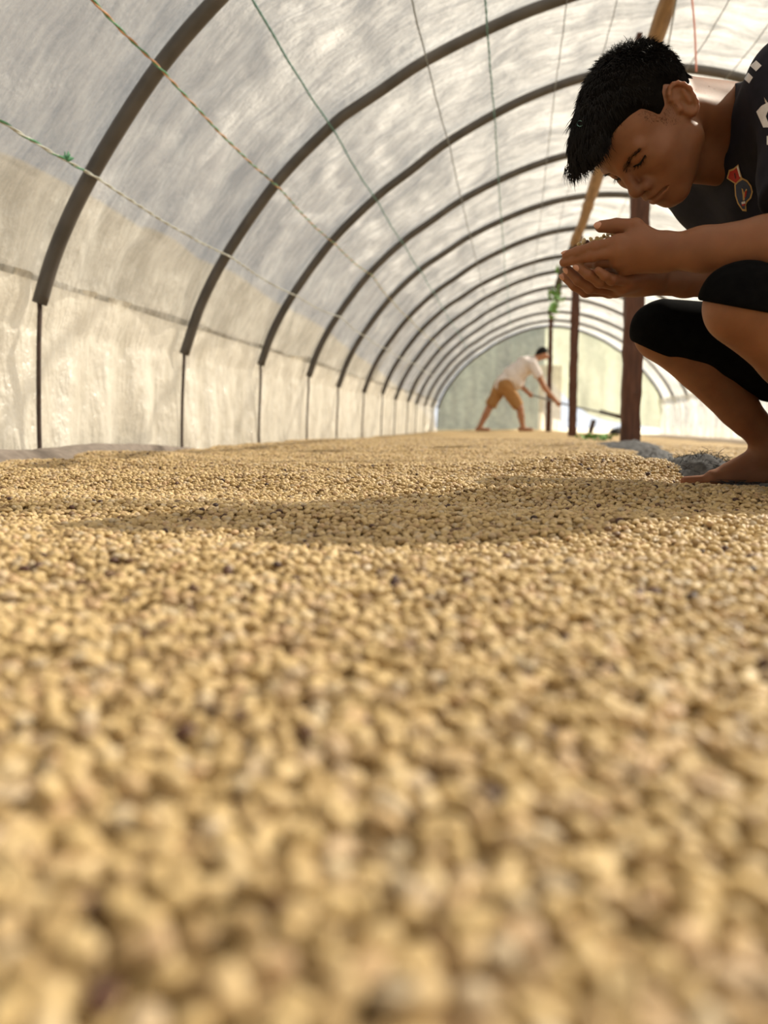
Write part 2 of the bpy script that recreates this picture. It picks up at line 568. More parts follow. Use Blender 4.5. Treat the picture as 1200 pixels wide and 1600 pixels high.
# ------------------------------------------------------------------ twines tied along the hoops
def twine(x0, k0, k1, mats, label, name='twine', r=.0045, extra=None, dz=0.0):
    pts = []
    for k in range(k0, k1 + 1):
        P2 = PROFILES[k]
        s = int(np.argmin(np.abs(P2[:90 if x0 < XC else 181, 0] - x0))) if x0 < XC else 90 + int(np.argmin(np.abs(P2[90:, 0] - x0)))
        d = P2[min(s + 1, 180)] - P2[s - 1]
        nn = np.array([d[1], -d[0]]) / np.linalg.norm(d)      # towards the inside
        q = P2[s] + nn * (PIPE_R + .004)
        pts.append((q[0], HOOP_Y[k], q[1] + dz))
        if k < k1:                                             # slight sag half way
            pts.append(None)
    full = []
    for i, q in enumerate(pts):
        if q is None:
            a, b = np.array(pts[i - 1]), np.array(pts[i + 1])
            for t in np.linspace(.08, .92, 12):
                m_ = a + (b - a) * t
                m_[2] -= .018 * math.sin(t * math.pi)
                m_[0] += .0015 * math.sin(t * 21 + i)
                full.append(m_)
        else:
            full.append(np.array(q))
    full = np.array(full)
    root = empty(name, tuple(full[0]))
    n = len(full) * 7
    line = resample(full, n)
    for j, mt in enumerate(mats):                              # strands laid round each other
        ph = np.linspace(0, n * .55, n) + j * 2 * math.pi / len(mats)
        o = .55 * r if len(mats) > 1 else 0
        L = line + np.stack([np.cos(ph) * o, ph * 0, np.sin(ph) * o], 1)
        mb = MB(); mb.tube(L, r * (.62 if len(mats) > 1 else 1) * (1 + .15 * np.sin(np.arange(n) * 1.7 + j)), 5)
        mb.build('strand', M[mt], root)
    if extra: extra(root, full)
    return tag(root, label, 'twine', 'twines tied along the hoops')


def knot(root, full):
    c = at(90, 294, 2.62 / float((FW + RT * (90 - 600) / FPX - UP * (294 - 800) / FPX)[1]) * .93)
    k0 = full[np.argmin(np.linalg.norm(full - c, axis=1))]
    mb = MB()
    r = np.random.default_rng(3)
    for i in range(16):
        d = r.normal(size=3); d[2] = abs(d[2]) * .8; d /= np.linalg.norm(d)
        mb.tube([k0, k0 + d * .006, k0 + d * (.010 + .012 * r.random()) + np.array([.008, 0, .008])], [.005, .004, .002], 5)
    mb.build('knot', M['twine_green'], root)
    seg = resample(full[:13], 90)
    ph = np.linspace(0, 50, 90)
    mb = MB(); mb.tube(seg + np.stack([np.cos(ph) * .003, ph * 0, np.sin(ph) * .003], 1), .0036, 5)
    mb.build('strand', M['twine_green'], root)


twine(-1.485, 3, 13, ['twine_white', 'twine_white'], 'pale and green twine running low along the left side, with a green knot', extra=knot, r=.0048)
twine(-1.215, 3, 12, ['twine_green', 'twine_orange'], 'green and orange twisted twine crossing the nearest hoop at upper left', r=.0048)
twine(-.935, 3, 14, ['twine_teal'], 'teal twine crossing the second hoop, right of the green and orange twine')
twine(-.45, 3, 14, ['twine_dark'], 'grey twine on the roof between the two teal twines', r=.004)
twine(-.16, 3, 14, ['twine_teal', 'twine_teal'], 'teal twine on the roof nearest the picture centre')
twine(.19, 4, 12, ['twine_dark'], 'thin grey twine on the roof just left of the ridge pole', r=.003)
twine(.42, 4, 12, ['twine_dark'], 'thin grey twine on the roof touching the ridge pole', r=.0025)
twine(.98, 4, 9, ['twine_dark'], 'thin grey twine on the roof right of the red thread', r=.003)
twine(1.22, 4, 9, ['twine_dark'], 'thin grey twine on the roof above the squatting man\'s shoulder', r=.003)
a, b = at(1077, -40, 3.42), at(1088, 112, 3.5)
mb = MB(); mb.tube(catmull([a, (a + b) / 2 + np.array([.006, 0, 0]), b], 20), .0045, 5)
tag(mb.build('red_thread', M['twine_red']), 'red thread hanging from the roof behind the squatting man\'s head', 'thread')
a, b = at(1062, -30, 3.42), at(1044, 72, 4.1)
mb = MB(); mb.tube(catmull([a, (a + b) / 2, b], 12), .004, 5)
tag(mb.build('dark_thread', M['twine_dark']), 'dark thread on the roof left of the red thread', 'thread')

# ------------------------------------------------------------------ posts and ridge poles
def post(x, y, w, top, label, seed, taper=1.0):
    g = float(bed_h(x, y)) - .08
    r = np.random.default_rng(seed)
    n = 40
    zz = np.linspace(g, top, n)
    cx = x + .010 * noise2(zz * 1.3, 0, seed)
    cy = y + .010 * noise2(zz * 1.3, 9, seed)
    ang = np.array([[-1, -1], [-.2, -1.06], [1, -1], [1.05, .1], [1, 1], [.1, 1.05], [-1, 1], [-1.04, 0]]) * .5
    V = []
    for i, z in enumerate(zz):
        ww = w * (1 + .05 * noise2(z * 4, 3, seed)) * (1 + (taper - 1) * i / (n - 1))
        V.append(np.stack([cx[i] + ang[:, 0] * ww + .003 * r.normal(size=8), cy[i] + ang[:, 1] * ww + .003 * r.normal(size=8), np.full(8, z)], 1))
    V = np.concatenate(V)
    i = np.arange(n - 1)[:, None] * 8; j = np.arange(8)[None]; kk = (j + 1) % 8
    Q = np.stack([i + j, i + kk, i + 8 + kk, i + 8 + j], -1).reshape(-1, 4)
    root = empty('post', (x, y, g))
    mb = MB(); mb.add(V, Q)
    mb.box((cx[-1], cy[-1], top - .002), (w * .96 * taper, w * .96 * taper, .01))
    mb.build('shaft', M['post'], root, smooth=False)
    # forked head that holds the ridge pole
    mb = MB()
    mb.box((x - w * .36, y, top + .055), (w * .26, w * .9, .13))
    mb.build('fork', M['post'], root, smooth=False)
    mb = MB()
    mb.box((x + w * .47, y, top - .02), (w * .10, w * .8, .05))
    mb.build('cleat', M['post'], root, smooth=False)
    return tag(root, label, 'post', 'red brown posts down the middle')


PA, PB, PC = np.array([.655, 4.60]), np.array([.612, 8.62]), np.array([.575, 13.95])
post(PA[0], PA[1], .100, 2.10, 'thick red brown wooden post with a grey cloth around its foot', 1)
post(PB[0], PB[1], .082, 2.00, 'slim red brown wooden post, second along the middle of the tunnel', 2)
post(PC[0], PC[1], .085, 2.02, 'dark wooden post behind the man in the white shirt', 3, .8)


def pole(a, b, r0, r1, mat, label, seed, knobs=4, wob=.02):
    a, b = np.array(a, float), np.array(b, float)
    t = np.linspace(0, 1, 50)
    L = a + (b - a) * t[:, None]
    L[:, 0] += wob * noise2(t * 5, 1, seed); L[:, 2] += wob * noise2(t * 5, 4, seed) * .7
    R = (r0 + (r1 - r0) * t) * (1 + .10 * noise2(t * 14, 2, seed))
    r = np.random.default_rng(seed)
    for q in r.random(knobs):
        R += .010 * np.exp(-((t - q) / .012) ** 2)
    mb = MB(); mb.tube(L, R, 10)
    o = mb.build('ridge_pole', M[mat])
    return tag(o, label, 'pole', 'ridge poles along the middle')


pole((.70, 1.9, 2.16), (.675, 4.66, 2.145), .048, .043, 'beam', 'pale wooden ridge pole ending on top of the thick post', 11)
pole((.665, 4.66, 2.12), (.605, 8.70, 2.06), .044, .050, 'beam', 'brown knobbly ridge pole seen between the bowed head and the cupped hands', 12, 7, .035)
pole((.60, 8.55, 2.06), (.57, 14.1, 2.07), .045, .045, 'beam_dark', 'dark rough ridge pole running on behind the hands to the farthest post', 13, 9, .05)
# creeper hanging on the dark ridge pole
mb = MB()
r = np.random.default_rng(9)
base = np.array([.54, 11.2, 1.92])
for i in range(46):
    c = base + r.normal(size=3) * np.array([.05, .25, .14]) - np.array([.03, 0, .06])
    d = r.normal(size=3); d /= np.linalg.norm(d); e = np.cross(d, [0, 0, 1.0]); e /= np.linalg.norm(e)
    L_ = .05 + .04 * r.random()
    n_ = np.cross(d, e) * .008
    mb.add([c - d * L_, c + e * L_ * .45 + n_, c + d * L_, c - e * L_ * .45 + n_], [[0, 1, 2, 3]])
mb.tube([base + [0, -.5, .06], base + [-.04, 0, -.05], base + [-.03, .5, .05]], .01, 6)
tag(mb.build('creeper', M['leaf']), 'wisp of green creeper hanging on the dark ridge pole', 'plant')

# ------------------------------------------------------------------ the bed of drying coffee beans
def cloth_line(y):
    """centre of the strip of grey cloth that runs from the thick post towards the camera"""
    return np.interp(y, [1.1, 1.45, 1.75, 2.1, 2.7, 3.6, 4.7], [.56, .535, .485, .445, .49, .60, .66])


def cloth_half(y):
    return np.interp(y, [1.1, 1.45, 1.75, 2.1, 2.7, 3.6, 4.7], [.10, .085, .075, .085, .05, .07, .17])


yb = np.concatenate([np.linspace(-1.2, 4.5, 230)[:-1], np.linspace(4.5, 17.4, 120)])
xb = np.linspace(-1.72, 2.98, 150)
YB, XB = np.meshgrid(yb, xb, indexing='ij')
lim = np.clip((XB + 1.70) / .25, 0, 1) * np.clip((3.02 - XB) / .2, 0, 1)
ZB = bed_h(XB, YB) * (.4 + .6 * lim) - .045 * (1 - lim) - .006 * (YB < 6.7) - .001
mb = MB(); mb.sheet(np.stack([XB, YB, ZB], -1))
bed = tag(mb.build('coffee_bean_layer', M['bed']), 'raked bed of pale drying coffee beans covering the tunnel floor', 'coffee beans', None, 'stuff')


def bean_mesh(L, W, T, groove, seed):
    """half-domed parchment bean with a crease along its flat side"""
    r = np.random.default_rng(seed)
    nu, nv = 12, 7
    V, Q, Tt = [], [], []
    V.append((0, 0, T * .62))
    for j in range(1, nv):
        ph = math.pi * j / nv
        for i in range(nu):
            th = 2 * math.pi * i / nu
            x, y, z = math.sin(ph) * math.cos(th), math.sin(ph) * math.sin(th), math.cos(ph)
            bend = .10 * y * y
            X, Y_ = L * .5 * (abs(x) ** .92) * (1 if x > 0 else -1), W * .5 * y
            if z > 0: Z = T * .62 * z
            else:
                Z = -T * .38 * (abs(z) ** .55)
                Z += groove * T * .34 * math.exp(-(y / .22) ** 2) * min(1, abs(z) * 1.4)
            V.append((X + bend * L * .05, Y_, Z + .02 * T * r.normal()))
    V.append((0, 0, -T * .38 + groove * T * .34))
    last = len(V) - 1
    for i in range(nu):
        Tt.append((0, 1 + i, 1 + (i + 1) % nu))
        b0 = 1 + (nv - 2) * nu
        Tt.append((last, b0 + (i + 1) % nu, b0 + i))
    for j in range(nv - 2):
        for i in range(nu):
            a0 = 1 + j * nu
            Q.append((a0 + i, a0 + nu + i, a0 + nu + (i + 1) % nu, a0 + (i + 1) % nu))
    me = mesh_np('coffee_bean', np.array(V), [np.array(Q), np.array(Tt)])
    me.materials.append(M['bean'])
    return me


BEANS = [bean_mesh(.0108, .0080, .0056, 1, 1), bean_mesh(.0100, .0078, .0060, .8, 2), bean_mesh(.0116, .0080, .0054, 1, 3),
         bean_mesh(.0096, .0072, .0058, .9, 4), bean_mesh(.0104, .0074, .0068, .3, 5)]

pts = []
r = np.random.default_rng(77)
for y0, y1, cell, sc, lay in ((-.25, 2.2, .0082, 1.0, 0), (-.25, 2.2, .0098, 1.0, 1), (2.2, 3.6, .0084, 1.12, .5), (3.6, 6.6, .0118, 1.45, .5)):
    ny = int((y1 - y0) / cell)
    yy = y0 + (np.arange(ny) + .5) * cell
    xl = np.maximum(-.735 * np.maximum(yy, 0) - (.80 if y0 < 2 else .5), -1.60)
    xr = np.minimum(.36 * np.maximum(yy, 0) + .50, 3.0)
    nx = ((xr - xl) / cell).astype(int)
    Yp = np.repeat(yy, nx)
    start = np.repeat(np.cumsum(nx) - nx, nx)
    Xp = np.repeat(xl, nx) + (np.arange(nx.sum()) - start + .5 * (np.repeat(np.arange(ny), nx) % 2)) * cell
    jt = .38 if lay == 1 else .45
    Xp = Xp + r.uniform(-jt, jt, len(Xp)) * cell
    Yp = Yp + r.uniform(-jt, jt, len(Yp)) * cell
    pts.append(np.stack([Xp, Yp, np.full(len(Xp), sc), np.full(len(Xp), lay)], 1))
pts = np.concatenate(pts)
off_cloth = np.abs(pts[:, 0] - cloth_line(pts[:, 1])) > cloth_half(pts[:, 1]) * (1 + .25 * noise2(pts[:, 1] * 9, pts[:, 0] * 9, 5))
off_cloth |= (pts[:, 1] < 1.2) | (pts[:, 1] > 4.85)
# the man stands on a bare patch right of the cloth
pts = pts[off_cloth]
Nb = len(pts)
Zp = bed_h(pts[:, 0], pts[:, 1]) + r.uniform(-.0018, .0022, Nb) + .0055 * (pts[:, 3] - .55) + .003 * noise2(pts[:, 0] * 40, pts[:, 1] * 40, 6)
rot = np.stack([r.normal(0, .40, Nb) + math.pi * (r.random(Nb) < .45), r.normal(0, .32, Nb), r.uniform(0, 2 * math.pi, Nb)], 1)
scl = pts[:, 2] * r.uniform(.92, 1.20, Nb)
kind = r.integers(0, len(BEANS), Nb)

# the 300 that show largest are things of their own, the rest is one mass
d = np.stack([pts[:, 0], pts[:, 1], Zp], 1) - CAM
zc = d @ FW
pxx, pyy = 600 + FPX * (d @ RT) / np.maximum(zc, .01), 800 - FPX * (d @ UP) / np.maximum(zc, .01)
infr = (zc > .05) & (pxx > 15) & (pxx < 1185) & (pyy < 1590) & (pyy > 700)
order = np.argsort(np.where(infr, zc, 1e9))
front = order[:300]
protos = []
for q in front:
    o = bpy.data.objects.new('coffee_bean', BEANS[kind[q]])
    COL.objects.link(o)
    o.location = (pts[q, 0], pts[q, 1], Zp[q])
    o.rotation_euler = rot[q]
    o.scale = (scl[q],) * 3
    tag(o, 'large blurred pale coffee bean at the bottom edge of the picture', 'coffee bean', 'coffee beans nearest the camera')
    protos.append((kind[q], o))
proto = [next(o for k_, o in protos if k_ == i) for i in range(len(BEANS))]

rest = np.ones(Nb, bool); rest[front] = False
me = bpy.data.meshes.new('beans')
co = np.stack([pts[rest, 0], pts[rest, 1], Zp[rest]], 1).astype(np.float32)
me.vertices.add(len(co)); me.vertices.foreach_set('co', co.ravel())
for nm, typ, arr, fld in (('rot', 'FLOAT_VECTOR', rot[rest].astype(np.float32), 'vector'), ('scl', 'FLOAT', scl[rest].astype(np.float32), 'value'),
                          ('pick', 'INT', kind[rest].astype(np.int32), 'value')):
    at_ = me.attributes.new(nm, typ, 'POINT')
    at_.data.foreach_set(fld, arr.ravel())
me.update()
beans = obj('beans', me, M['bean'], bed)
beans['kind'] = 'stuff'
ng = bpy.data.node_groups.new('bean_scatter', 'GeometryNodeTree')
ng.interface.new_socket('Geometry', in_out='INPUT', socket_type='NodeSocketGeometry')
ng.interface.new_socket('Geometry', in_out='OUTPUT', socket_type='NodeSocketGeometry')
gi, go = ng.nodes.new('NodeGroupInput'), ng.nodes.new('NodeGroupOutput')
iop = ng.nodes.new('GeometryNodeInstanceOnPoints')
jn = ng.nodes.new('GeometryNodeJoinGeometry')
for o in proto[::-1]:
    oi = ng.nodes.new('GeometryNodeObjectInfo')
    oi.transform_space = 'ORIGINAL'
    oi.inputs['Object'].default_value = o
    oi.inputs['As Instance'].default_value = True
    ng.links.new(oi.outputs['Geometry'], jn.inputs[0])
def named(nm, typ):
    a = ng.nodes.new('GeometryNodeInputNamedAttribute')
    a.data_type = typ
    a.inputs['Name'].default_value = nm
    return a.outputs[0]
ng.links.new(gi.outputs[0], iop.inputs['Points'])
ng.links.new(jn.outputs[0], iop.inputs['Instance'])
iop.inputs['Pick Instance'].default_value = True
ng.links.new(named('pick', 'INT'), iop.inputs['Instance Index'])
ng.links.new(named('rot', 'FLOAT_VECTOR'), iop.inputs['Rotation'])
ng.links.new(named('scl', 'FLOAT'), iop.inputs['Scale'])
ng.links.new(iop.outputs[0], go.inputs[0])
md = beans.modifiers.new('scatter', 'NODES')
md.node_group = ng

# ------------------------------------------------------------------ cloth, tarp edge, leaves, far bits
yc = np.linspace(1.12, 4.8, 330)
vc = np.linspace(-1, 1, 40)
YC, VC = np.meshgrid(yc, vc, indexing='ij')
wid = cloth_half(yc)[:, None] * 1.12 * (1 + .12 * noise2(YC * 8, VC, 91))
XCg = cloth_line(yc)[:, None] + VC * wid
hump = .034 * np.exp(-((YC - 1.88) / .12) ** 2) * np.clip(1 - np.abs(VC + .15) * 1.1, 0, 1) ** .8
hump += .030 * np.exp(-((YC - 4.45) / .28) ** 2) * np.clip(1 - np.abs(VC) * .8, 0, 1)
hump += .016 * np.exp(-((YC - 3.2) / .5) ** 2) * np.clip(1 - np.abs(VC), 0, 1)
crump = .006 * np.abs(fbm2(YC * 11, VC * 2.2 + YC * 3, 92, 3)) + .004 * noise2(YC * 30, VC * 6, 93)
ZC = bed_h(XCg, YC) - .001 + .012 * (1 - VC ** 2) + hump + crump
mb = MB(); mb.sheet(np.stack([XCg, YC, ZC], -1))
mb.sheet(np.stack([XCg, YC, ZC - .004], -1)[:, ::-1])
croot = empty('ground_cloth', (float(XCg[0, 20]), 1.12, 0))
mb.build('sheet', M['cloth'], croot)
mb = MB()
r = np.random.default_rng(31)
for i in range(150):
    yy = r.normal(1.93, .06)
    v = r.uniform(-.9, .75)
    x = float(cloth_line(yy) + v * cloth_half(yy) * 1.1)
    i0 = int(np.argmin(np.abs(yc - yy))); j0 = int(np.argmin(np.abs(vc - v)))
    z = ZC[i0, j0]
    dv = np.array([r.normal(0, .5), r.normal(.1, .5), r.uniform(.2, 1.1)])
    L_ = r.uniform(.008, .028)
    p0 = np.array([x, yy, z]); p1 = p0 + dv * L_ * .6; p2 = p1 + np.array([r.normal(0, .7), r.normal(0, .5), r.uniform(-.5, .4)]) * L_
    mb.tube([p0, p1, p2], [.0008, .0007, .0003], 3, False)
for i in range(46):
    yy = r.normal(1.70, .05)
    x = float(cloth_line(yy) + r.uniform(-.9, .3) * cloth_half(yy))
    p0 = np.array([x, yy, float(bed_h(x, yy)) + .014]); 
    mb.tube([p0, p0 + [r.normal(0, .012), r.normal(0, .01), .008], p0 + [r.normal(0, .025), r.normal(0, .02), .008]], [.0008, .0007, .0003], 3, False)
fr = mb.build('frayed_threads', M['fray'], croot); fr['label'] = 'black frayed threads'
tag(croot, 'crumpled dark grey woven cloth with a frayed edge beside the bare foot', 'cloth')

yt = np.linspace(1.0, 4.1, 120); vt = np.linspace(0, 1, 14)
YT, VT = np.meshgrid(yt, vt, indexing='ij')
edge = np.interp(yt, [1, 2.2, 2.75, 3.0, 3.4, 4.1], [.26, .26, .26, .18, .08, .07])[:, None]
tp = np.clip((4.1 - YT) / .9, 0, 1) ** .6
ZT = .012 - .035 * (1 - tp) + tp * .034 * np.sin(VT * math.pi) ** .7 * (1 + .3 * noise2(YT * 2.5, VT, 97)) + .004 * noise2(YT * 14, VT * 3, 98)
mb = MB(); mb.sheet(np.stack([-1.755 + VT * edge, YT, ZT - .05 * VT ** 6], -1))
tag(mb.build('tarp_edge', M['cloth_edge']), 'brown grey rolled tarp edge along the foot of the left skirt', 'tarp')

mb = MB()
r = np.random.default_rng(41)
lc = at(933, 688, 1200 * (CAM[2] + .01) / 26.0)
for i in range(70):
    p = lc + np.array([r.normal(0, .07), r.normal(0, .2), .012 + .03 * r.random()])
    a_ = r.uniform(0, 6.28); dv = np.array([math.cos(a_), math.sin(a_), r.normal(0, .25)]); e = np.array([-math.sin(a_), math.cos(a_), r.normal(0, .3)])
    L_ = r.uniform(.03, .06)
    mb.add([p - dv * L_, p + e * L_ * .4 + [0, 0, .006], p + dv * L_, p - e * L_ * .4 + [0, 0, .006]], [[0, 1, 2, 3]])
tag(mb.build('leaf_heap', M['leaf']), 'small heap of green leaves on the beans left of the thick post', 'leaves')
p0 = at(922, 677, 14.5); p1 = at(928, 656, 14.5)
mb = MB()
dirv = (p1 - p0) / np.linalg.norm(p1 - p0)
for t0 in np.linspace(0, 1, 2)[:1]:
    Mx = np.stack([np.cross(dirv, [0, 1, 0]), [0, 1, 0], dirv], 1)
    mb.box((p0 + p1) / 2 - dirv * .05, (.085, .05, np.linalg.norm(p1 - p0) + .1), Mx)
    mb.box(p0 + dirv * .1 + [0, .03, 0], (.05, .03, .2), Mx)
tag(mb.build('wood_stub', M['beam_dark'], smooth=False), 'dark wooden stub leaning at the far open end', 'wood')
c = at(966, 679, 15.5)
rr = 0.0
mb = MB()
th = np.linspace(0, math.pi, 18); ph = np.linspace(0, 2 * math.pi, 25)
TH, PH = np.meshgrid(th, ph, indexing='ij')
rad = 1 + .18 * noise2(PH * 1.5, TH * 3, 66)
mb.sheet(np.stack([c[0] + .17 * rad * np.sin(TH) * np.cos(PH), c[1] + .2 * rad * np.sin(TH) * np.sin(PH), c[2] + .02 + .12 * rad * np.cos(TH)], -1))
tag(mb.build('dark_sack', M['fray']), 'small dark sack lying by the far open end behind the thick post', 'sack')

# ------------------------------------------------------------------ figures: smooth-blended volumes, meshed with surface nets
def smin(a, b, k):
    h = np.clip(.5 + .5 * (b - a) / k, 0, 1)
    return b + (a - b) * h - k * h * (1 - h)


def smax(a, b, k): return -smin(-a, -b, k)


def cap(P, a, b, ra, rb):
    a = np.asarray(a, np.float32); ab = np.asarray(b, np.float32) - a
    q = P - a
    t = np.clip(q @ ab / np.float32(max(float(ab @ ab), 1e-12)), 0, 1)
    q = q - t[:, None] * ab
    return np.sqrt(np.einsum('ij,ij->i', q, q)) - (np.float32(ra) + np.float32(rb - ra) * t)


def sph(P, c, r):
    q = P - np.asarray(c, np.float32)
    return np.sqrt(np.einsum('ij,ij->i', q, q)) - np.float32(r)


def ell(P, c, r, Rm=None):
    q = P - np.asarray(c, np.float32)
    if Rm is not None: q = q @ np.asarray(Rm, np.float32)
    r = np.asarray(r, np.float32)
    a = q / r
    k0 = np.sqrt(np.einsum('ij,ij->i', a, a)); a = a / r
    k1 = np.sqrt(np.einsum('ij,ij->i', a, a)) + 1e-9
    return k0 * (k0 - 1) / k1


def chain(P, pts, rad, k=.004):
    d = None
    for i in range(len(pts) - 1):
        e = cap(P, pts[i], pts[i + 1], rad[i], rad[i + 1])
        d = e if d is None else smin(d, e, k)
    return d


def boxed(P, lo, hi, fn, margin=.03):
    """evaluate fn only near its box; far away return a safe distance"""
    lo, hi = np.asarray(lo, np.float32) - margin, np.asarray(hi, np.float32) + margin
    m = np.all((P > lo) & (P < hi), axis=1)
    d = np.full(len(P), .2, np.float32)
    dist = np.linalg.norm(np.maximum(np.maximum(lo - P, P - hi), 0), axis=1)
    d = (dist + margin).astype(np.float32)
    if m.any(): d[m] = fn(P[m])
    return d


def surface(sdf, lo, hi, h, safety=1.6):
    """sparse surface nets of sdf < 0 -> (V, Q)"""
    lo = np.asarray(lo, float)
    nb = np.ceil((np.asarray(hi, float) - lo) / (4 * h)).astype(int)
    n = nb * 4
    bi = np.indices(nb).reshape(3, -1).T
    cen = (lo + (bi * 4 + 1.5) * h).astype(np.float32)
    dc = np.concatenate([sdf(cen[i:i + 400000]) for i in range(0, len(cen), 400000)])
    act = np.abs(dc) < 4 * h * .87 * safety
    val = np.repeat(np.repeat(np.repeat(np.where(dc < 0, -1, 1).astype(np.float32).reshape(nb), 4, 0), 4, 1), 4, 2)
    ab = bi[act]
    loc = np.indices((4, 4, 4)).reshape(3, -1).T
    for s in range(0, len(ab), 12000):
        idx = (ab[s:s + 12000, None] * 4 + loc[None]).reshape(-1, 3)
        v = sdf((lo + idx * h).astype(np.float32))
        val[idx[:, 0], idx[:, 1], idx[:, 2]] = v
    sg = (val < 0).astype(np.uint8)
    cnt = sg[:-1] + sg[1:]
    cnt = cnt[:, :-1] + cnt[:, 1:]
    cnt = cnt[:, :, :-1] + cnt[:, :, 1:]
    cells = np.argwhere((cnt > 0) & (cnt < 8))
    corners = np.array([[i, j, k] for i in (0, 1) for j in (0, 1) for k in (0, 1)])
    cv = np.stack([val[cells[:, 0] + c[0], cells[:, 1] + c[1], cells[:, 2] + c[2]] for c in corners], 1)
    acc = np.zeros((len(cells), 3)); num = np.zeros(len(cells))
    for a in range(8):
        for b in range(a + 1, 8):
            if np.abs(corners[a] - corners[b]).sum() != 1: continue
            m = (cv[:, a] < 0) != (cv[:, b] < 0)
            t = cv[m, a] / (cv[m, a] - cv[m, b])
            acc[m] += corners[a] + (corners[b] - corners[a]) * t[:, None]
            num[m] += 1
    V = lo + (cells + acc / num[:, None]) * h
    index = np.full(np.array(n) - 1, -1, np.int32)
    index[cells[:, 0], cells[:, 1], cells[:, 2]] = np.arange(len(cells))
    Q = []
    for ax in range(3):
        o1, o2 = [(1, 2), (2, 0), (0, 1)][ax]
        sl0 = [slice(None)] * 3; sl1 = [slice(None)] * 3
        sl0[ax] = slice(0, -1); sl1[ax] = slice(1, None)
        df = sg[tuple(sl0)] != sg[tuple(sl1)]
        e = np.argwhere(df)
        e = e[(e[:, o1] > 0) & (e[:, o2] > 0) & (e[:, o1] < n[o1] - 1) & (e[:, o2] < n[o2] - 1)]
        ins = sg[e[:, 0], e[:, 1], e[:, 2]] == 1
        quad = []
        for d1, d2 in ((1, 1), (0, 1), (0, 0), (1, 0)):
            c = e.copy(); c[:, o1] -= d1; c[:, o2] -= d2
            quad.append(index[c[:, 0], c[:, 1], c[:, 2]])
        quad = np.stack(quad, 1)
        quad[~ins] = quad[~ins][:, ::-1]
        Q.append(quad[(quad >= 0).all(1)])
    return V, np.concatenate(Q)


def join(parts):
    V, Q, n = [], [], 0
    for v, q in parts:
        V.append(v); Q.append(q + n); n += len(v)
    return np.concatenate(V), np.concatenate(Q)


# ---- skin, cloth and hair
def skin_material(name, c0, c1, lip=None):
    t = NT(name)
    v = t.coords()
    f = t.noise(v, 22, 4)
    fine = t.noise(v, 480, 2)
    t.l(t.ramp(f, [(.3, c0), (.7, c1)]), t.b.inputs['Base Color'])
    t.b.inputs['Roughness'].default_value = .55
    t.b.inputs['Specular IOR Level'].default_value = .35
    t.b.inputs['Subsurface Weight'].default_value = .45
    t.b.inputs['Subsurface Radius'].default_value = (.013, .0035, .0016)
    t.b.inputs['Subsurface Scale'].default_value = 1.0
    t.l(t.bump(fine, .12, .0006), t.b.inputs['Normal'])
    return t.m


M['skin'] = skin_material('brown_skin', (.185, .074, .034), (.24, .100, .047))
M['skin2'] = skin_material('tan_skin', (.36, .17, .095), (.42, .21, .12))
M['nail'] = simple('nail', (.48, .24, .17), (.52, .27, .19), 40, .35)
M['shirt'] = simple('navy_jersey', (.0045, .0045, .011), (.0085, .008, .018), 60, .85, .15, .001, (1, 1, 1), .3)
M['shorts'] = simple('black_shorts', (.0025, .0025, .003), (.005, .005, .0055), 60, 1.0, .15, .001, (1, 1, 1), .04)
M['hair'] = simple('black_hair', (.005, .004, .004), (.011, .009, .008), 40, .62, 0, .001, (1, 1, 1), .15)
M['hair_mass'] = simple('dense_black_hair', (.004, .0035, .0035), (.008, .007, .006), 40, 1.0, 0, .001, (1, 1, 1), 0)
M['white_print'] = simple('white_print', (.62, .60, .62), (.72, .70, .72), 80, .6)
M['gold_print'] = simple('gold_print', (.42, .26, .10), (.52, .34, .14), 80, .5)
M['red_print'] = simple('red_print', (.36, .012, .012), (.46, .02, .018), 80, .6)
M['blue_print'] = simple('blue_print', (.018, .03, .075), (.03, .045, .10), 80, .6)
M['dark_print'] = simple('dark_red_print', (.06, .004, .005), (.09, .008, .008), 80, .6)
M['eye'] = simple('eye', (.02, .012, .010), (.05, .03, .025), 80, .2)
M['pale_shirt'] = simple('pale_pink_shirt', (.62, .56, .55), (.74, .68, .66), 14, .9, .3, .01)
M['tan_shorts'] = simple('tan_shorts', (.30, .15, .05), (.38, .20, .075), 14, .9, .3, .01)

# ---- the squatting man: skeleton in world space (photograph position -> point at a real distance)
HR = np.array([[-0.3733, 0.4262, -0.8237], [-0.2695, -0.8997, -0.3432], [-0.8875, 0.0938, 0.4507]])   # columns: face forward, left, up
HT = np.array([0.2202, 1.4409, 0.6287])


def hw(f, l, u): return HT + HR @ np.array([f, l, u])


J = dict(
    neck=at(1172, 218, 1.385), chest=at(1262, 300, 1.40), belly=at(1390, 470, 1.45), pelvis=at(1462, 590, 1.47),
    shL=at(1252, 128, 1.205), elL=at(1272, 378, 1.12), wrL=at(1036, 394, 1.225),
    shR=at(1090, 272, 1.53), elR=at(1205, 428, 1.50), wrR=at(1012, 436, 1.315),
    hipL=at(1500, 600, 1.36), knL=at(1163, 478, 1.15), anL=at(1402, 752, 1.20),
    hipR=at(1400, 585, 1.58), knR=at(1036, 520, 1.60), anR=at(1212, 702, 1.63))
GZ = float(at(1100, 766, 1.60)[2])              # the soles' level


def head_sdf(P):
    q = ((P - HT.astype(np.float32)) @ HR.astype(np.float32)).astype(np.float32)
    return head_local(q)


EARN = np.array([[.94, -.30, .16], [.30, .95, .05], [-.165, .0, .98]]).T     # ear frame: breadth, normal, height
EARN /= np.linalg.norm(EARN, axis=0)


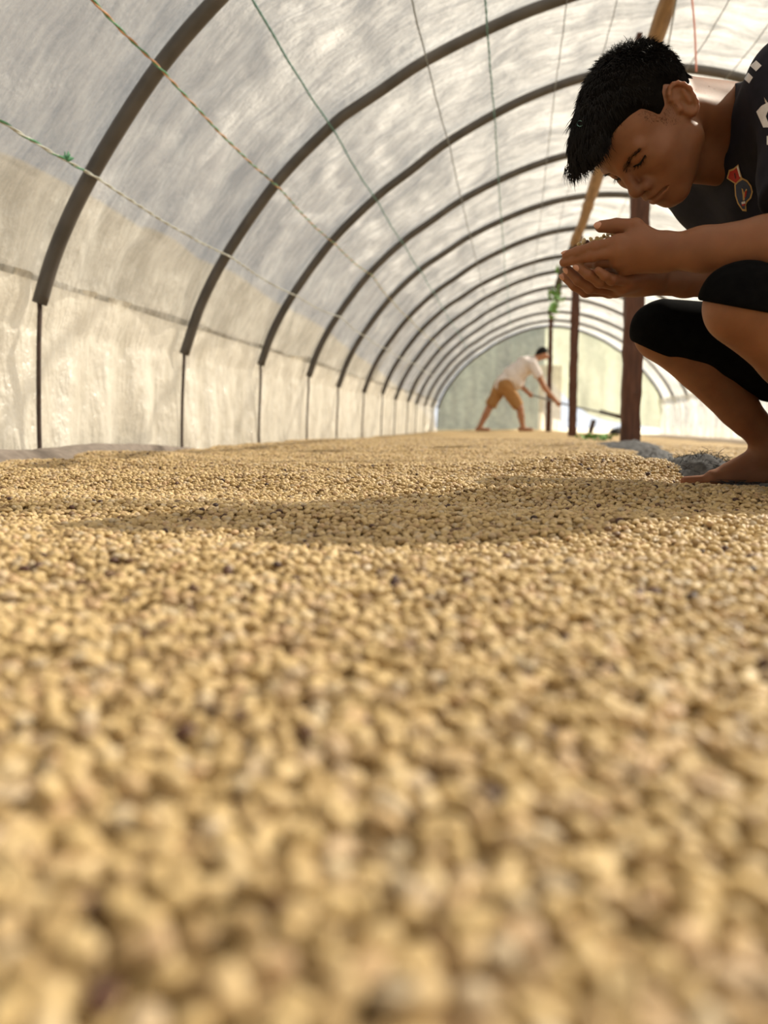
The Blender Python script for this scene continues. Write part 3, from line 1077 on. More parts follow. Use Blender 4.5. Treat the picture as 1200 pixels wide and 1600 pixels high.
def head_local(q):
    s = q.copy(); s[:, 1] = np.abs(s[:, 1])
    d = ell(s, (-.007, 0, .046), (.099, .074, .081))
    d = smin(d, ell(s, (.036, 0, .052), (.058, .060, .058)), .02)
    d = smin(d, ell(s, (.040, 0, -.028), (.052, .055, .070)), .03)
    d = smin(d, cap(s, (.010, .047, -.050), (.072, .014, -.083), .016, .017), .030)
    d = smin(d, cap(s, (.004, .050, -.010), (.010, .047, -.050), .014, .016), .030)
    d = smin(d, sph(s, (.076, 0, -.082), .0185), .022)
    d = smin(d, ell(s, (.056, .043, -.014), (.026, .021, .020)), .024)
    d = smin(d, ell(s, (.050, .030, -.045), (.030, .024, .028)), .02)
    d = smin(d, cap(s, (.0895, .010, .0265), (.0745, .044, .0275), .0095, .0090), .014)
    d = smax(d, -sph(s, (.104, .031, .012), .0180), .012)
    d = smin(d, ell(s, (.0760, .032, .012), (.0125, .0150, .0120)), .005)
    # lid crease
    d = smax(d, -chain(s, [(.094, .018, .0075), (.0925, .031, .0055), (.083, .045, .008)], [.0016, .0018, .0012]), .003)
    # nose
    nose = cap(s, (.091, 0, .025), (.1075, 0, -.016), .0070, .0092)
    nose = smin(nose, sph(s, (.1095, 0, -.0215), .0115), .008)
    nose = smin(nose, ell(s, (.0990, .0145, -.0268), (.0115, .0085, .0092)), .005)
    d = smin(d, nose, .011)
    d = smax(d, -ell(s, (.1035, .0085, -.0350), (.0060, .0040, .0055)), .003)
    # mouth
    d = smin(d, ell(s, (.078, 0, -.052), (.025, .030, .023)), .018)
    d = smin(d, chain(s, [(.1015, 0, -.0475), (.0990, .010, -.0485), (.0870, .024, -.0535)], [.0076, .0070, .0035]), .006)
    d = smin(d, chain(s, [(.0990, 0, -.0605), (.0970, .010, -.0600), (.0870, .022, -.0565)], [.0084, .0074, .0035]), .006)
    d = smax(d, -chain(s, [(.1105, 0, -.0540), (.1060, .010, -.0540), (.0920, .024, -.0555), (.083, .032, -.0580)], [.0026, .0025, .0022, .0012]), .003)
    # ear
    e = (s - np.array([-.014, .0775, .000], np.float32)) @ EARN.astype(np.float32)
    th = np.linspace(-2.0, 2.6, 12)
    rim = [(-.0185 * math.cos(a) * (1.0 if math.sin(a) > -.2 else .8), .004 + .002 * math.cos(a), .0315 * math.sin(a) + .002) for a in th]
    e = e * np.float32(1.09)
    ear = ell(e, (0, 0, 0), (.0175, .0045, .031))
    ear = smax(ear, -ell(e, (.004, .0065, -.003), (.0095, .0075, .0125)), .004)
    ear = smax(ear, -ell(e, (-.002, .006, .014), (.0085, .0050, .009)), .004)
    ear = smin(ear, chain(e, rim, [.0036] * 12), .003)
    ear = smin(ear, cap(e, (-.004, .004, -.010), (-.008, .004, .012), .0028, .0028), .004)
    ear = smin(ear, sph(e, (.004, .001, -.027), .0072), .006)
    ear = smin(ear, sph(e, (.0145, .001, -.006), .0048), .005)
    return smin(d, ear, .006)


NK0, NK1 = hw(-.032, 0, -.015), J['neck']


def neck_sdf(P):
    d = cap(P, hw(-.030, 0, .000), NK1, .052, .060)
    d = smin(d, cap(P, hw(-.045, 0, .015), NK1 + np.array([.02, .01, .035]), .045, .055), .02)
    for sg_ in (1, -1):
        d = smin(d, cap(P, hw(-.030, .050 * sg_, -.012), NK1 + HR[:, 1] * .018 * sg_, .021, .024), .02)
    return smin(d, cap(P, hw(.025, 0, -.075), NK1 + np.array([-.045, -.02, -.05]), .026, .034), .03)


# hands: wrist, knuckles and three joints per finger
HL = dict(   # left hand, back towards the camera, thumb on top
    index=[(966, 379, 1.220), (928, 387, 1.232), (902, 394, 1.245), (885, 399, 1.260)],
    middle=[(964, 393, 1.222), (925, 399, 1.236), (899, 405, 1.252), (881, 410, 1.268)],
    ring=[(967, 407, 1.232), (937, 412, 1.264), (917, 412, 1.290), (903, 408, 1.312)],
    little=[(976, 418, 1.245), (955, 424, 1.275), (941, 425, 1.298), (930, 421, 1.316)],
    thumb=[(1018, 375, 1.215), (992, 355, 1.222), (962, 353, 1.236), (939, 354, 1.248)])
HRt = dict(  # right hand below it, palm up, little finger nearest
    little=[(982, 438, 1.272), (956, 437, 1.246), (945, 431, 1.238), (935, 423, 1.236)],
    ring=[(972, 447, 1.284), (937, 440, 1.258), (919, 429, 1.250), (904, 417, 1.252)],
    middle=[(962, 453, 1.302), (922, 449, 1.280), (904, 438, 1.275), (888, 422, 1.278)],
    index=[(953, 454, 1.324), (915, 455, 1.309), (898, 446, 1.307), (882, 432, 1.311)],
    thumb=[(1004, 428, 1.352), (975, 413, 1.370), (950, 402, 1.378), (930, 396, 1.382)])
FR = dict(index=(.0105, .0096, .0087, .0074), middle=(.0108, .0097, .0088, .0075), ring=(.0104, .0092, .0084, .0072),
          little=(.0096, .0082, .0075, .0065), thumb=(.0150, .0128, .0118, .0096))
HL = {k: [at(*p) for p in v] for k, v in HL.items()}
HRt = {k: [at(*p) for p in v] for k, v in HRt.items()}


def hand_sdf(P, Hd, wr, fore):
    palm = None
    ax = (np.array(wr) - fore); ax /= np.linalg.norm(ax)
    kn = [Hd[k][0] for k in ('index', 'middle', 'ring', 'little')]
    cross = kn[3] - kn[0]; cross -= ax * (cross @ ax); cross /= np.linalg.norm(cross)
    for k, (nm, o) in enumerate(zip(('index', 'middle', 'ring', 'little'), (-.016, -.006, .006, .015))):
        e = cap(P, wr + cross * o, Hd[nm][0], .0165, .0125)
        palm = e if palm is None else smin(palm, e, .014)
    palm = smin(palm, cap(P, (wr * .6 + kn[0] * .4), Hd['thumb'][1], .017, .0135), .018)
    d = palm
    for nm, pts_ in Hd.items():
        r_ = FR[nm]
        f = chain(P, pts_, r_, .003)
        # knuckle swellings and a flatter tip
        f = smin(f, sph(P, pts_[1], r_[1] * 1.05), .004)
        root = smin(palm, f, .010)
        far = np.clip((np.linalg.norm(P - np.asarray(pts_[0], np.float32), axis=1) - .010) / .016, 0, 1)
        d = np.minimum(d, root * (1 - far) + np.minimum(f, palm) * far)
    return d


def arm_sdf(P, sh, el, wr, Hd):
    fa = el + (wr - el) * .30
    fb = el + (wr - el) * .72
    d = chain(P, [sh, sh + (el - sh) * .5, el, fa, fb, wr], [.052, .047, .039, .042, .033, .0265], .012)
    dirw = (wr - el) / np.linalg.norm(wr - el)
    return smin(d, hand_sdf(P, Hd, wr, el), .016)


def bbox(pts_, m):
    pts_ = np.array(pts_)
    return pts_.min(0) - m, pts_.max(0) + m


armL_pts = [J['shL'], J['elL'], J['wrL']] + [p for v in HL.values() for p in v]
armR_pts = [J['shR'], J['elR'], J['wrR']] + [p for v in HRt.values() for p in v]
head_box = bbox([hw(f, l, u) for f in (-.11, .13) for l in (-.09, .095) for u in (-.11, .135)] + [NK1], .03)


def upper_sdf(P):
    d = boxed(P, *bbox([hw(f, l, u) for f in (-.105, .125) for l in (-.085, .09) for u in (-.105, .13)], .004), head_sdf)
    d = smin(d, boxed(P, *bbox([NK0, NK1], .09), neck_sdf), .022)
    a = boxed(P, *bbox(armL_pts, .06), lambda p: arm_sdf(p, J['shL'], J['elL'], J['wrL'], HL))
    b = boxed(P, *bbox(armR_pts, .06), lambda p: arm_sdf(p, J['shR'], J['elR'], J['wrR'], HRt))
    d = np.minimum(d, np.minimum(a, b))
    # shoulder girdle joins neck and arms (under the jersey)
    g = chain(P, [J['shL'], J['neck'] + (J['chest'] - J['neck']) * .35, J['shR']], [.050, .062, .050], .02)
    return smin(d, g, .02)


FOOTF = {}


def foot_sdf(P, an, toe_dir, side):
    """bare foot: toe_dir unit vector on the ground, side towards the big toe"""
    u = np.array([0, 0, 1.0])
    t = toe_dir; s = side
    b = np.array([an[0], an[1], GZ])
    heel = b - t * .045 + u * .028
    d = sph(P, heel, .030)
    d = smin(d, cap(P, an, b - t * .030 + u * .035, .033, .031), .03)
    d = smin(d, cap(P, an + t * .01 - u * .01, b + t * .085 + u * .033 + s * .008, .030, .024), .03)
    d = smin(d, cap(P, b + t * .02 + u * .022, b + t * .120 + u * .019 + s * .022, .026, .021), .02)
    d = smin(d, cap(P, b + t * .01 + u * .020 - s * .02, b + t * .100 + u * .016 - s * .030, .022, .017), .02)
    d = smax(d, -(P[:, 2] - np.float32(GZ)), .006)
    toes = [(.026, .128, .176, .0125, .0115), (.006, .125, .170, .009, .0078), (-.008, .119, .160, .0082, .0072), (-.021, .110, .148, .0078, .0068), (-.033, .100, .132, .0074, .0064)]
    for so, t0, t1, r0, r1 in toes:
        k = cap(P, b + t * t0 + s * so + u * (r0 + .004), b + t * t1 + s * so * 1.05 + u * (r1 + .0015), r0, r1)
        d = smin(d, k, .005)
    return d


def leg_sdf(P, hip, kn, an, fdir, fside):
    d = chain(P, [hip, hip + (kn - hip) * .45, kn], [.088, .076, .055], .02)
    sh = an - kn
    back = hip - kn; back -= sh * (back @ sh) / (sh @ sh); back /= np.linalg.norm(back)
    d = smin(d, chain(P, [kn, kn + sh * .30 + back * .012, kn + sh * .65 + back * .004, an], [.053, .050, .038, .030], .012), .02)
    d = smin(d, cap(P, kn + sh * .15 + back * .026, kn + sh * .45 + back * .020, .036, .030), .02)      # calf
    d = smin(d, cap(P, kn + sh * .06 - back * .010, kn + sh * .75 - back * .012, .036, .020), .012)     # shin
    return smin(d, foot_sdf(P, an, fdir, fside), .02)


FDR = np.array([-.985, .17, 0.0]); FSR = np.array([-.17, -.985, 0.0])
FDL = np.array([-.97, -.24, 0.0]); FSL = np.array([-.24, .97, 0.0])


def lower_sdf(P):
    a = boxed(P, *bbox([J['hipR'], J['knR'], J['anR'], J['anR'] + FDR * .2, [J['anR'][0], J['anR'][1], GZ]], .10), lambda p: leg_sdf(p, J['hipR'], J['knR'], J['anR'], FDR, FSR))
    b = boxed(P, *bbox([J['hipL'], J['knL'], J['anL'], J['anL'] + FDL * .2, [J['anL'][0], J['anL'][1], GZ]], .10), lambda p: leg_sdf(p, J['hipL'], J['knL'], J['anL'], FDL, FSL))
    d = np.minimum(a, b)
    t = chain(P, [J['pelvis'], J['belly'], J['chest'], J['neck']], [.125, .115, .115, .058], .04)
    return smin(d, t, .03)


# ---- clothing volumes
SLL = J['shL'] + (J['elL'] - J['shL']) * .72
SLR = J['shR'] + (J['elR'] - J['shR']) * .62


def folds(P, s=1.0):
    w = np.sin(P[:, 0] * 52 + P[:, 2] * 38 + 3 * np.sin(P[:, 1] * 17)) * .5 + np.sin(P[:, 2] * 61 - P[:, 0] * 23 + 2 * np.sin(P[:, 1] * 29 + P[:, 2] * 13)) * .5
    return (w * .0028 * s).astype(np.float32)


def shirt_sdf(P):
    mid = (J['shL'] + J['shR']) * .5
    d = chain(P, [J['pelvis'], J['belly'], J['chest']], [.145, .140, .140], .05)
    d = smin(d, chain(P, [J['shL'], J['neck'] * .62 + J['chest'] * .38, J['shR']], [.078, .104, .068], .03), .05)
    d = smin(d, cap(P, J['shL'] * .75 + J['chest'] * .25, J['belly'], .085, .115), .04)
    d = smin(d, cap(P, J['shR'] * .75 + J['chest'] * .25, J['belly'], .085, .115), .04)
    d = smin(d, cap(P, J['neck'] * .9 + J['chest'] * .1, J['chest'], .074, .10), .03)
    for sh, sl, r0 in ((J['shL'], SLL, .066), (J['shR'], SLR, .066)):
        s = cap(P, sh, sl, r0, .070)
        ax = ((sl - sh) / np.linalg.norm(sl - sh)).astype(np.float32)
        s = smax(s, (P - sl.astype(np.float32)) @ ax, .006)
        d = smin(d, s, .035)
    # the forearm side of the near arm never cuts the sleeve: keep the neck hole open
    nk = (NK1 - NK0) / np.linalg.norm(NK1 - NK0)
    rimA = NK1 - nk * .078
    col_ = cap(P, NK1 - nk * .11, NK1 + nk * .04, .071, .092)
    col_ = smax(col_, -((P - rimA.astype(np.float32)) @ nk.astype(np.float32)), .004)
    d = smin(d, col_, .03)
    d = d + folds(P)
    hole = cap(P, NK0, NK1 - nk * .050, .0625, .0625)
    front = cap(P, hw(.035, 0, -.10), NK1 - nk * .09 + np.array([-.035, -.015, -.035]), .036, .030)
    hole = smin(hole, front, .03)
    return smax(d, -hole, .006)


def plane_cut(pxa, pxb, depth_ref):
    """plane through a sight line pair: normal points below the line a->b"""
    A, B = at(*pxa, depth_ref), at(*pxb, depth_ref)
    n = np.cross(B - A, A - CAM)
    n /= np.linalg.norm(n)
    if n[2] > 0: n = -n
    return A.astype(np.float32), n.astype(np.float32)


# hems hang square to each thigh, pulled up over the knees
CUTR = plane_cut((985, 532), (1110, 590), 1.60)
CUTL = plane_cut((1085, 468), (1200, 489), 1.14)


def shorts_sdf(P):
    def one(hip, kn, cut, r, reach):
        k2 = kn + (kn - hip) / np.linalg.norm(kn - hip) * .004
        d = chain(P, [hip, hip + (kn - hip) * .5, k2], [.112, .094, r], .03)
        d = d + folds(P, .8)
        ax = ((hip - kn) / np.linalg.norm(hip - kn)).astype(np.float32)
        along = (P - kn.astype(np.float32)) @ ax
        return smax(d, (P - cut[0]) @ cut[1] - np.clip(along - reach, 0, 1) * 1.3, .005)
    a = one(J['hipR'], J['knR'] + np.array([0, 0, .004]), CUTR, .064, .15)
    b = one(J['hipL'], J['knL'], CUTL, .066, .10)
    d = smin(a, b, .01)
    return smin(d, cap(P, J['hipL'], J['hipR'], .125, .125), .03)


man = empty('person', (float(J['anR'][0]), float(J['anR'][1]), GZ))
tag(man, 'barefoot young man in a navy jersey and black shorts squatting over cupped beans', 'person')
lo, hi = bbox(armL_pts + armR_pts + [head_box[0], head_box[1]], .06)
up_part = surface(upper_sdf, lo, hi, .0022)
lo, hi = bbox([J[k_] for k_ in ('hipL', 'hipR', 'knL', 'knR', 'anL', 'anR', 'pelvis', 'neck')] + [[J['anR'][0] - .2, J['anR'][1], GZ], [J['anL'][0] - .2, J['anL'][1], GZ]], .15)
lo[2] = GZ - .02
low_part = surface(lower_sdf, lo, hi, .004)
V, Q = join([up_part, low_part])
body = obj('body', mesh_np('body', V, Q), M['skin'], man)
lo, hi = bbox([J[k_] for k_ in ('shL', 'shR', 'neck', 'chest', 'belly', 'pelvis')], .17)
Vs, Qs = surface(shirt_sdf, lo, hi, .0035)
shirt = obj('jersey', mesh_np('jersey', Vs, Qs), M['shirt'], man)
lo, hi = bbox([J[k_] for k_ in ('hipL', 'hipR', 'knL', 'knR', 'pelvis')], .16)
Vh, Qh = surface(shorts_sdf, lo, hi, .0035)
shorts = obj('shorts', mesh_np('shorts', Vh, Qh), M['shorts'], man)

# ---- hair, brows, lashes, nails
UBF = [-.16, -.09, -.065, -.04, -.02, -.006, .006, .024, .034, .05, .067, .09, .16]
UBU = [-.080, -.066, -.052, -.020, .006, .002, -.012, -.012, .022, .032, .040, .053, .053]


def sstep(a, b, x):
    t = np.clip((x - a) / (b - a), 0, 1)
    return t * t * (3 - 2 * t)


def head_neck_local(q):
    return smin(head_local(q), neck_sdf((q @ HR.T + HT).astype(np.float32)), .022)


def hair_local(q):
    ub = np.interp(q[:, 0], UBF, UBU).astype(np.float32)
    hb = q[:, 2] - ub
    T = -.0045 + .0145 * sstep(.014, .070 + .045 * sstep(-.03, -.09, q[:, 0]), hb) + .008 * sstep(.02, .09, q[:, 0]) * sstep(.065, .10, q[:, 2])
    clump = .0014 * np.sin(q[:, 1] * 420 + 6 * np.sin(q[:, 0] * 60)) * np.sin(q[:, 0] * 130 + q[:, 2] * 90 + 4 * np.sin(q[:, 1] * 70))
    d = head_neck_local(q) - T.astype(np.float32) - (clump * sstep(.03, .07, hb)).astype(np.float32)
    d = smax(d, ub - q[:, 2], .004)
    fr = ell(q, (.094, .0, .090), (.036, .052, .022), np.array([[.90, 0, .44], [0, 1, 0], [-.44, 0, .90]]))
    return smin(d, fr + (clump * 1.3).astype(np.float32), .016)


HRf, HTf = HR.astype(np.float32), HT.astype(np.float32)
lo, hi = bbox([hw(f, l, u) for f in (-.15, .15) for l in (-.105, .105) for u in (-.07, .17)], .005)
hairV, hairQ = surface(lambda P: hair_local(((P - HTf) @ HRf).astype(np.float32)), lo, hi, .0030)


def on_surface(fn, dirs, c, rmax=.22):
    """outermost hit of a local volume along rays from c"""
    a, b = np.zeros(len(dirs)), np.full(len(dirs), rmax)
    for _ in range(22):
        m = (a + b) / 2
        ins = fn((c + dirs * m[:, None]).astype(np.float32)) < 0
        a = np.where(ins, m, a); b = np.where(ins, b, m)
    return c + dirs * a[:, None]


def normals(fn, p, e=.002):
    g = np.stack([fn((p + e * np.eye(3)[k]).astype(np.float32)) - fn((p - e * np.eye(3)[k]).astype(np.float32)) for k in range(3)], 1)
    return g / (np.linalg.norm(g, axis=1, keepdims=True) + 1e-9)


def strands(P0, D0, D1, L, r0):
    """tapered three-sided strands; arrays in head space -> world V, Q"""
    n = len(P0)
    t = np.array([0, .35, .7, 1.0])
    ln = P0[:, None] + L[:, None, None] * (D0[:, None] * t[None, :, None] + (D1 - D0)[:, None] * (t ** 2)[None, :, None] * .5)
    ref = np.cross(D0, [.3, .8, .2]); ref /= np.linalg.norm(ref, axis=1, keepdims=True) + 1e-9
    r2 = np.cross(D0, ref); r2 /= np.linalg.norm(r2, axis=1, keepdims=True) + 1e-9
    rad = np.array([1, .9, .62, .12])
    V = []
    for a in (0, 2.094, 4.189):
        V.append(ln + (ref * math.cos(a) + r2 * math.sin(a))[:, None] * (r0[:, None] * rad)[:, :, None])
    V = np.stack(V, 2).reshape(n, 12, 3)                       # strand, ring*3+side
    q = []
    for k_ in range(3):
        for j_ in range(3):
            q.append((k_ * 3 + j_, k_ * 3 + (j_ + 1) % 3, (k_ + 1) * 3 + (j_ + 1) % 3, (k_ + 1) * 3 + j_))
    Q = (np.array(q)[None] + (np.arange(n) * 12)[:, None, None]).reshape(-1, 4)
    return V.reshape(-1, 3) @ HR.T + HT, Q


r = np.random.default_rng(55)
dirs = r.normal(size=(21000, 3)); dirs /= np.linalg.norm(dirs, axis=1, keepdims=True)
c0 = np.array([0, 0, .045])
hp = on_surface(hair_local, dirs, c0)
ub = np.interp(hp[:, 0], UBF, UBU)
keep = (hp[:, 2] > ub + .001) & (head_neck_local(hp.astype(np.float32)) > -.004)
hp = hp[keep]; ub = ub[keep]
hn = normals(hair_local, hp, .004)
hb = hp[:, 2] - ub
top = sstep(.05, .10, hb); front = sstep(.02, .09, hp[:, 0]) * sstep(.055, .085, hp[:, 2]); crown = sstep(.0, -.07, hp[:, 0]) * sstep(.03, .09, hp[:, 2])
flow = np.stack([.5 + .9 * front - .1 * crown, .18 * hp[:, 1] / .07, -.75 + .45 * top - .25 * front], 1) + r.normal(0, .22, hp.shape)
flow -= hn * np.einsum('ij,ij->i', flow, hn)[:, None]
flow /= np.linalg.norm(flow, axis=1, keepdims=True) + 1e-9
lift = .22 + .18 * top + .55 * crown * r.random(len(hp)) + .1 * front
D0 = hn * lift[:, None] + flow * (1 - .5 * crown)[:, None]
D1 = flow + np.array([.25, 0, -.35]) * (front * 1.2)[:, None] + hn * (.5 * crown)[:, None]
L = (.0030 + .007 * sstep(.02, .08, hb) + .008 * top + .014 * front) * r.uniform(.6, 1.25, len(hp))
P0 = hp - hn * np.minimum(.003, L * .3)[:, None]
sV, sQ = strands(P0, D0, D1, L, (.00035 + .00045 * sstep(.01, .06, hb)) * r.uniform(.7, 1.2, len(hp)))
# heavy fringe that falls past the forehead
nf = 1500
fp = np.stack([r.uniform(.085, .122, nf), r.uniform(-.052, .052, nf), r.uniform(.074, .098, nf)], 1)
fd0 = np.stack([np.full(nf, .9), fp[:, 1] * 4, np.full(nf, -.15)], 1) + r.normal(0, .15, (nf, 3))
fd1 = np.stack([np.full(nf, .55), fp[:, 1] * 4, np.full(nf, -.85)], 1) + r.normal(0, .2, (nf, 3))
fV, fQ = strands(fp, fd0, fd1, r.uniform(.012, .026, nf), np.full(nf, .0006))
obj('hair_mass', mesh_np('hair_mass', hairV, hairQ), M['hair_mass'], man)
# stubble that fades out round the ears and the nape
dirs = r.normal(size=(26000, 3)); dirs /= np.linalg.norm(dirs, axis=1, keepdims=True)
st = on_surface(head_neck_local, dirs, c0)
hb = st[:, 2] - np.interp(st[:, 0], UBF, UBU)
st = st[(hb > -.006) & (hb < .03) & (st[:, 0] < .045) & (np.abs(st[:, 1]) < .0765) & (r.random(len(st)) < sstep(-.006, .016, hb))]
sn = normals(head_neck_local, st)
gd = np.array([.45, 0, -.8]) + r.normal(0, .2, st.shape)
gV, gQ = strands(st - sn * .0003, sn * .45 + gd * .8, gd, r.uniform(.0015, .003, len(st)), np.full(len(st), .00017))
V, Q = join([(sV, sQ), (fV, fQ), (gV, gQ)])
hair = obj('hair', mesh_np('hair', V, Q), M['hair'], man)
hair['label'] = 'thick black hair with a short faded side'

hbvh = BVHTree.FromPolygons([tuple(v) for v in hairV], [tuple(int(i) for i in q) for q in hairQ])
curl = []
for a_ in np.linspace(.6, 5.4, 12):
    d_ = Vector(FW + RT * (906 + 4.5 * math.cos(a_) - 600) / FPX - UP * (193 + 4.5 * math.sin(a_) - 800) / FPX).normalized()
    hit = hbvh.ray_cast(Vector(CAM), d_)[0]
    if hit is not None: curl.append(np.array(hit - d_ * .006))
if len(curl) > 4:
    mb = MB(); mb.tube(curl, .0006, 5)
    mb.build('thread_bit', M['twine_teal'], man)['label'] = 'tiny curl of green thread caught in the hair'


def brow(sgn):
    n = 190
    t = r.random(n)
    path = np.stack([np.interp(t, [0, .5, 1], [.100, .093, .074]), sgn * np.interp(t, [0, .5, 1], [.009, .029, .047]), np.interp(t, [0, .5, 1], [.0140, .0245, .0245])], 1)
    path[:, 2] += r.normal(0, .0026, n) * np.interp(t, [0, .3, 1], [1.1, 1, .5])
    cc = np.stack([np.full(n, .02), path[:, 1] * .5, path[:, 2]], 1)
    dd = path - cc; dd /= np.linalg.norm(dd, axis=1, keepdims=True)
    a, b = np.zeros(n), np.full(n, .12)
    for _ in range(20):
        m = (a + b) / 2
        ins = head_local((cc + dd * m[:, None]).astype(np.float32)) < 0
        a = np.where(ins, m, a); b = np.where(ins, b, m)
    p = cc + dd * a[:, None]
    nn = normals(head_local, p)
    fl = np.stack([np.full(n, -.35), np.full(n, sgn * .9), np.interp(t, [0, 1], [.5, -.1])], 1) + r.normal(0, .15, (n, 3))
    return strands(p, fl + nn * .25, fl, r.uniform(.005, .008, n), np.full(n, .00027))


for sgn in (1, -1):
    v, q = brow(sgn)
    obj('eyebrow', mesh_np('eyebrow', v, q), M['hair'], man)
    lid = np.array([[.0925, .0175 * sgn, .0085], [.0915, .031 * sgn, .0060], [.0815, .047 * sgn, .0092]])
    pl = catmull(lid, 16)
    n = len(pl)
    cc = np.stack([np.full(n, .03), pl[:, 1] * .7, pl[:, 2]], 1); dd = pl - cc; dd /= np.linalg.norm(dd, axis=1, keepdims=True)
    a, b = np.zeros(n), np.full(n, .12)
    for _ in range(20):
        m = (a + b) / 2
        ins = head_local((cc + dd * m[:, None]).astype(np.float32)) < 0
        a = np.where(ins, m, a); b = np.where(ins, b, m)
    pl = cc + dd * (a + .0002)[:, None]
    mb = MB(); mb.tube(pl @ HR.T + HT, np.interp(np.linspace(0, 1, n), [0, .5, 1], [.0010, .0022, .0012]), 6)  # dark lash line, thickened to paint in the eye's shadow
    nl = 34
    tt = r.random(nl) * (n - 1); i0 = tt.astype(int).clip(0, n - 2)
    p = pl[i0] + (pl[i0 + 1] - pl[i0]) * (tt - i0)[:, None]
    d0 = np.stack([np.full(nl, .8), sgn * (tt / n - .3), np.full(nl, -.75)], 1) + r.normal(0, .12, (nl, 3))
    v, q = strands(p, d0, d0 + np.array([.5, 0, .7]), r.uniform(.005, .008, nl), np.full(nl, .00030))
    mb.add(v, q)
    mb.build('lashes_lid_shade', M['hair'], man)


def nail(chain_, up, r_):
    a, b = np.array(chain_[-2]), np.array(chain_[-1])
    ax = (b - a) / np.linalg.norm(b - a)
    up = np.array(up, float); up -= ax * (up @ ax); up /= np.linalg.norm(up)
    sd = np.cross(ax, up)
    u_, v_ = np.meshgrid(np.linspace(0, math.pi, 9), np.linspace(0, 2 * math.pi, 15), indexing='ij')
    c = b + up * r_ * .82 + ax * .001
    G = c + np.sin(u_)[..., None] * (np.cos(v_)[..., None] * ax * r_ * .95 + np.sin(v_)[..., None] * sd * r_ * .70) + np.cos(u_)[..., None] * up * .0022
    G = G - up * (.22 * ((G - c) @ sd) ** 2 / r_)[..., None] * 2
    mb = MB(); mb.sheet(G)
    return mb.build('nail', M['nail'], man)


toC = CAM - HL['thumb'][3]; toC /= np.linalg.norm(toC)
nail(HL['thumb'], toC + np.array([0, 0, .35]), .0096)
nail(HL['index'], toC * .5 + np.array([0, 0, .9]), .0074)
for k_ in ('middle', 'ring', 'index'):
    nail(HRt[k_], toC * .7 + np.array([-.4, 0, -.5]), .0074)

# ---- prints on the jersey, laid onto its surface
bvh = BVHTree.FromPolygons([tuple(v) for v in Vs], [tuple(int(i) for i in q) for q in Qs])


def decal(name, poly, mat, lift=.0009, parent=shirt):
    bm = bmesh.new()
    vs = [bm.verts.new((x, -y, 0)) for x, y in poly]
    f = bm.faces.new(vs)
    bmesh.ops.triangulate(bm, faces=[f])
    bmesh.ops.subdivide_edges(bm, edges=bm.edges[:], cuts=3, use_grid_fill=True)
    for v in bm.verts:
        d_ = Vector(FW + RT * (v.co.x - 600) / FPX - UP * (-v.co.y - 800) / FPX).normalized()
        hit, nrm, _, _ = bvh.ray_cast(Vector(CAM), d_)
        if hit is None: hit, nrm, _, _ = bvh.find_nearest(Vector(CAM) + d_ * 1.25)
        if nrm.dot(d_) > 0: nrm = -nrm
        v.co = hit + nrm * lift
    me_ = bpy.data.meshes.new(name)
    bm.to_mesh(me_); bm.free()
    me_.polygons.foreach_set('use_smooth', [True] * len(me_.polygons))
    return obj(name, me_, M[mat], parent)


def cr(X, Y): return (1080 + X / 5.3333, 60 + Y / 5.3333)


decal('shoulder_bar', [cr(545, 185), cr(590, 228), cr(545, 275), cr(495, 230)], 'white_print')
decal('shoulder_bar', [cr(465, 270), cr(518, 325), cr(487, 375), cr(430, 325)], 'white_print')
decal('letter', [cr(x, y) for x, y in ((547, 610), (590, 562), (640, 535), (668, 532), (668, 596), (645, 602), (626, 650), (645, 700), (668, 712), (668, 742), (605, 742))], 'white_print')
decal('letter', [cr(x, y) for x, y in ((634, 815), (670, 808), (670, 892), (634, 888))], 'white_print')
decal('crest', [cr(x, y) for x, y in ((298, 1165), (316, 1094), (356, 1080), (396, 1046), (410, 1100), (428, 1160), (378, 1218))], 'gold_print', .0009)
decal('crest_shield', [cr(x, y) for x, y in ((311, 1160), (326, 1106), (360, 1094), (386, 1072), (396, 1112), (414, 1160), (377, 1202))], 'red_print', .0016)
decal('crest_edge', [cr(x, y) for x, y in ((386, 1070), (397, 1052), (412, 1105), (420, 1150), (410, 1150), (397, 1110))], 'white_print', .0020)
decal('crest_mark', [cr(x, y) for x, y in ((362, 1120), (372, 1116), (382, 1160), (374, 1168))], 'dark_print', .0022)
decal('crest_oval_border', [cr(x, y) for x, y in ((362, 1215), (392, 1185), (430, 1160), (470, 1180), (503, 1225), (516, 1275), (502, 1330), (470, 1362), (460, 1385), (464, 1440), (430, 1436), (388, 1375), (368, 1310))], 'gold_print', .0009)
decal('crest_oval', [cr(x, y) for x, y in ((376, 1220), (400, 1195), (432, 1175), (465, 1192), (492, 1230), (503, 1275), (490, 1322), (460, 1352), (450, 1385), (452, 1420), (432, 1418), (398, 1365), (380, 1305))], 'blue_print', .0016)
decal('crest_figure', [cr(x, y) for x, y in ((425, 1245), (437, 1250), (446, 1282), (462, 1248), (472, 1252), (455, 1310), (450, 1345), (436, 1345), (434, 1300))], 'gold_print', .0022)
decal('crest_figure', [cr(x, y) for x, y in ((455, 1268), (472, 1262), (462, 1310), (448, 1330))], 'red_print', .0025)
decal('crest_figure', [cr(x, y) for x, y in ((424, 1358), (455, 1350), (458, 1372), (428, 1380))], 'white_print', .0025)
decal('crest_figure', [cr(x, y) for x, y in ((428, 1376), (458, 1370), (456, 1385), (432, 1392))], 'red_print', .0028)

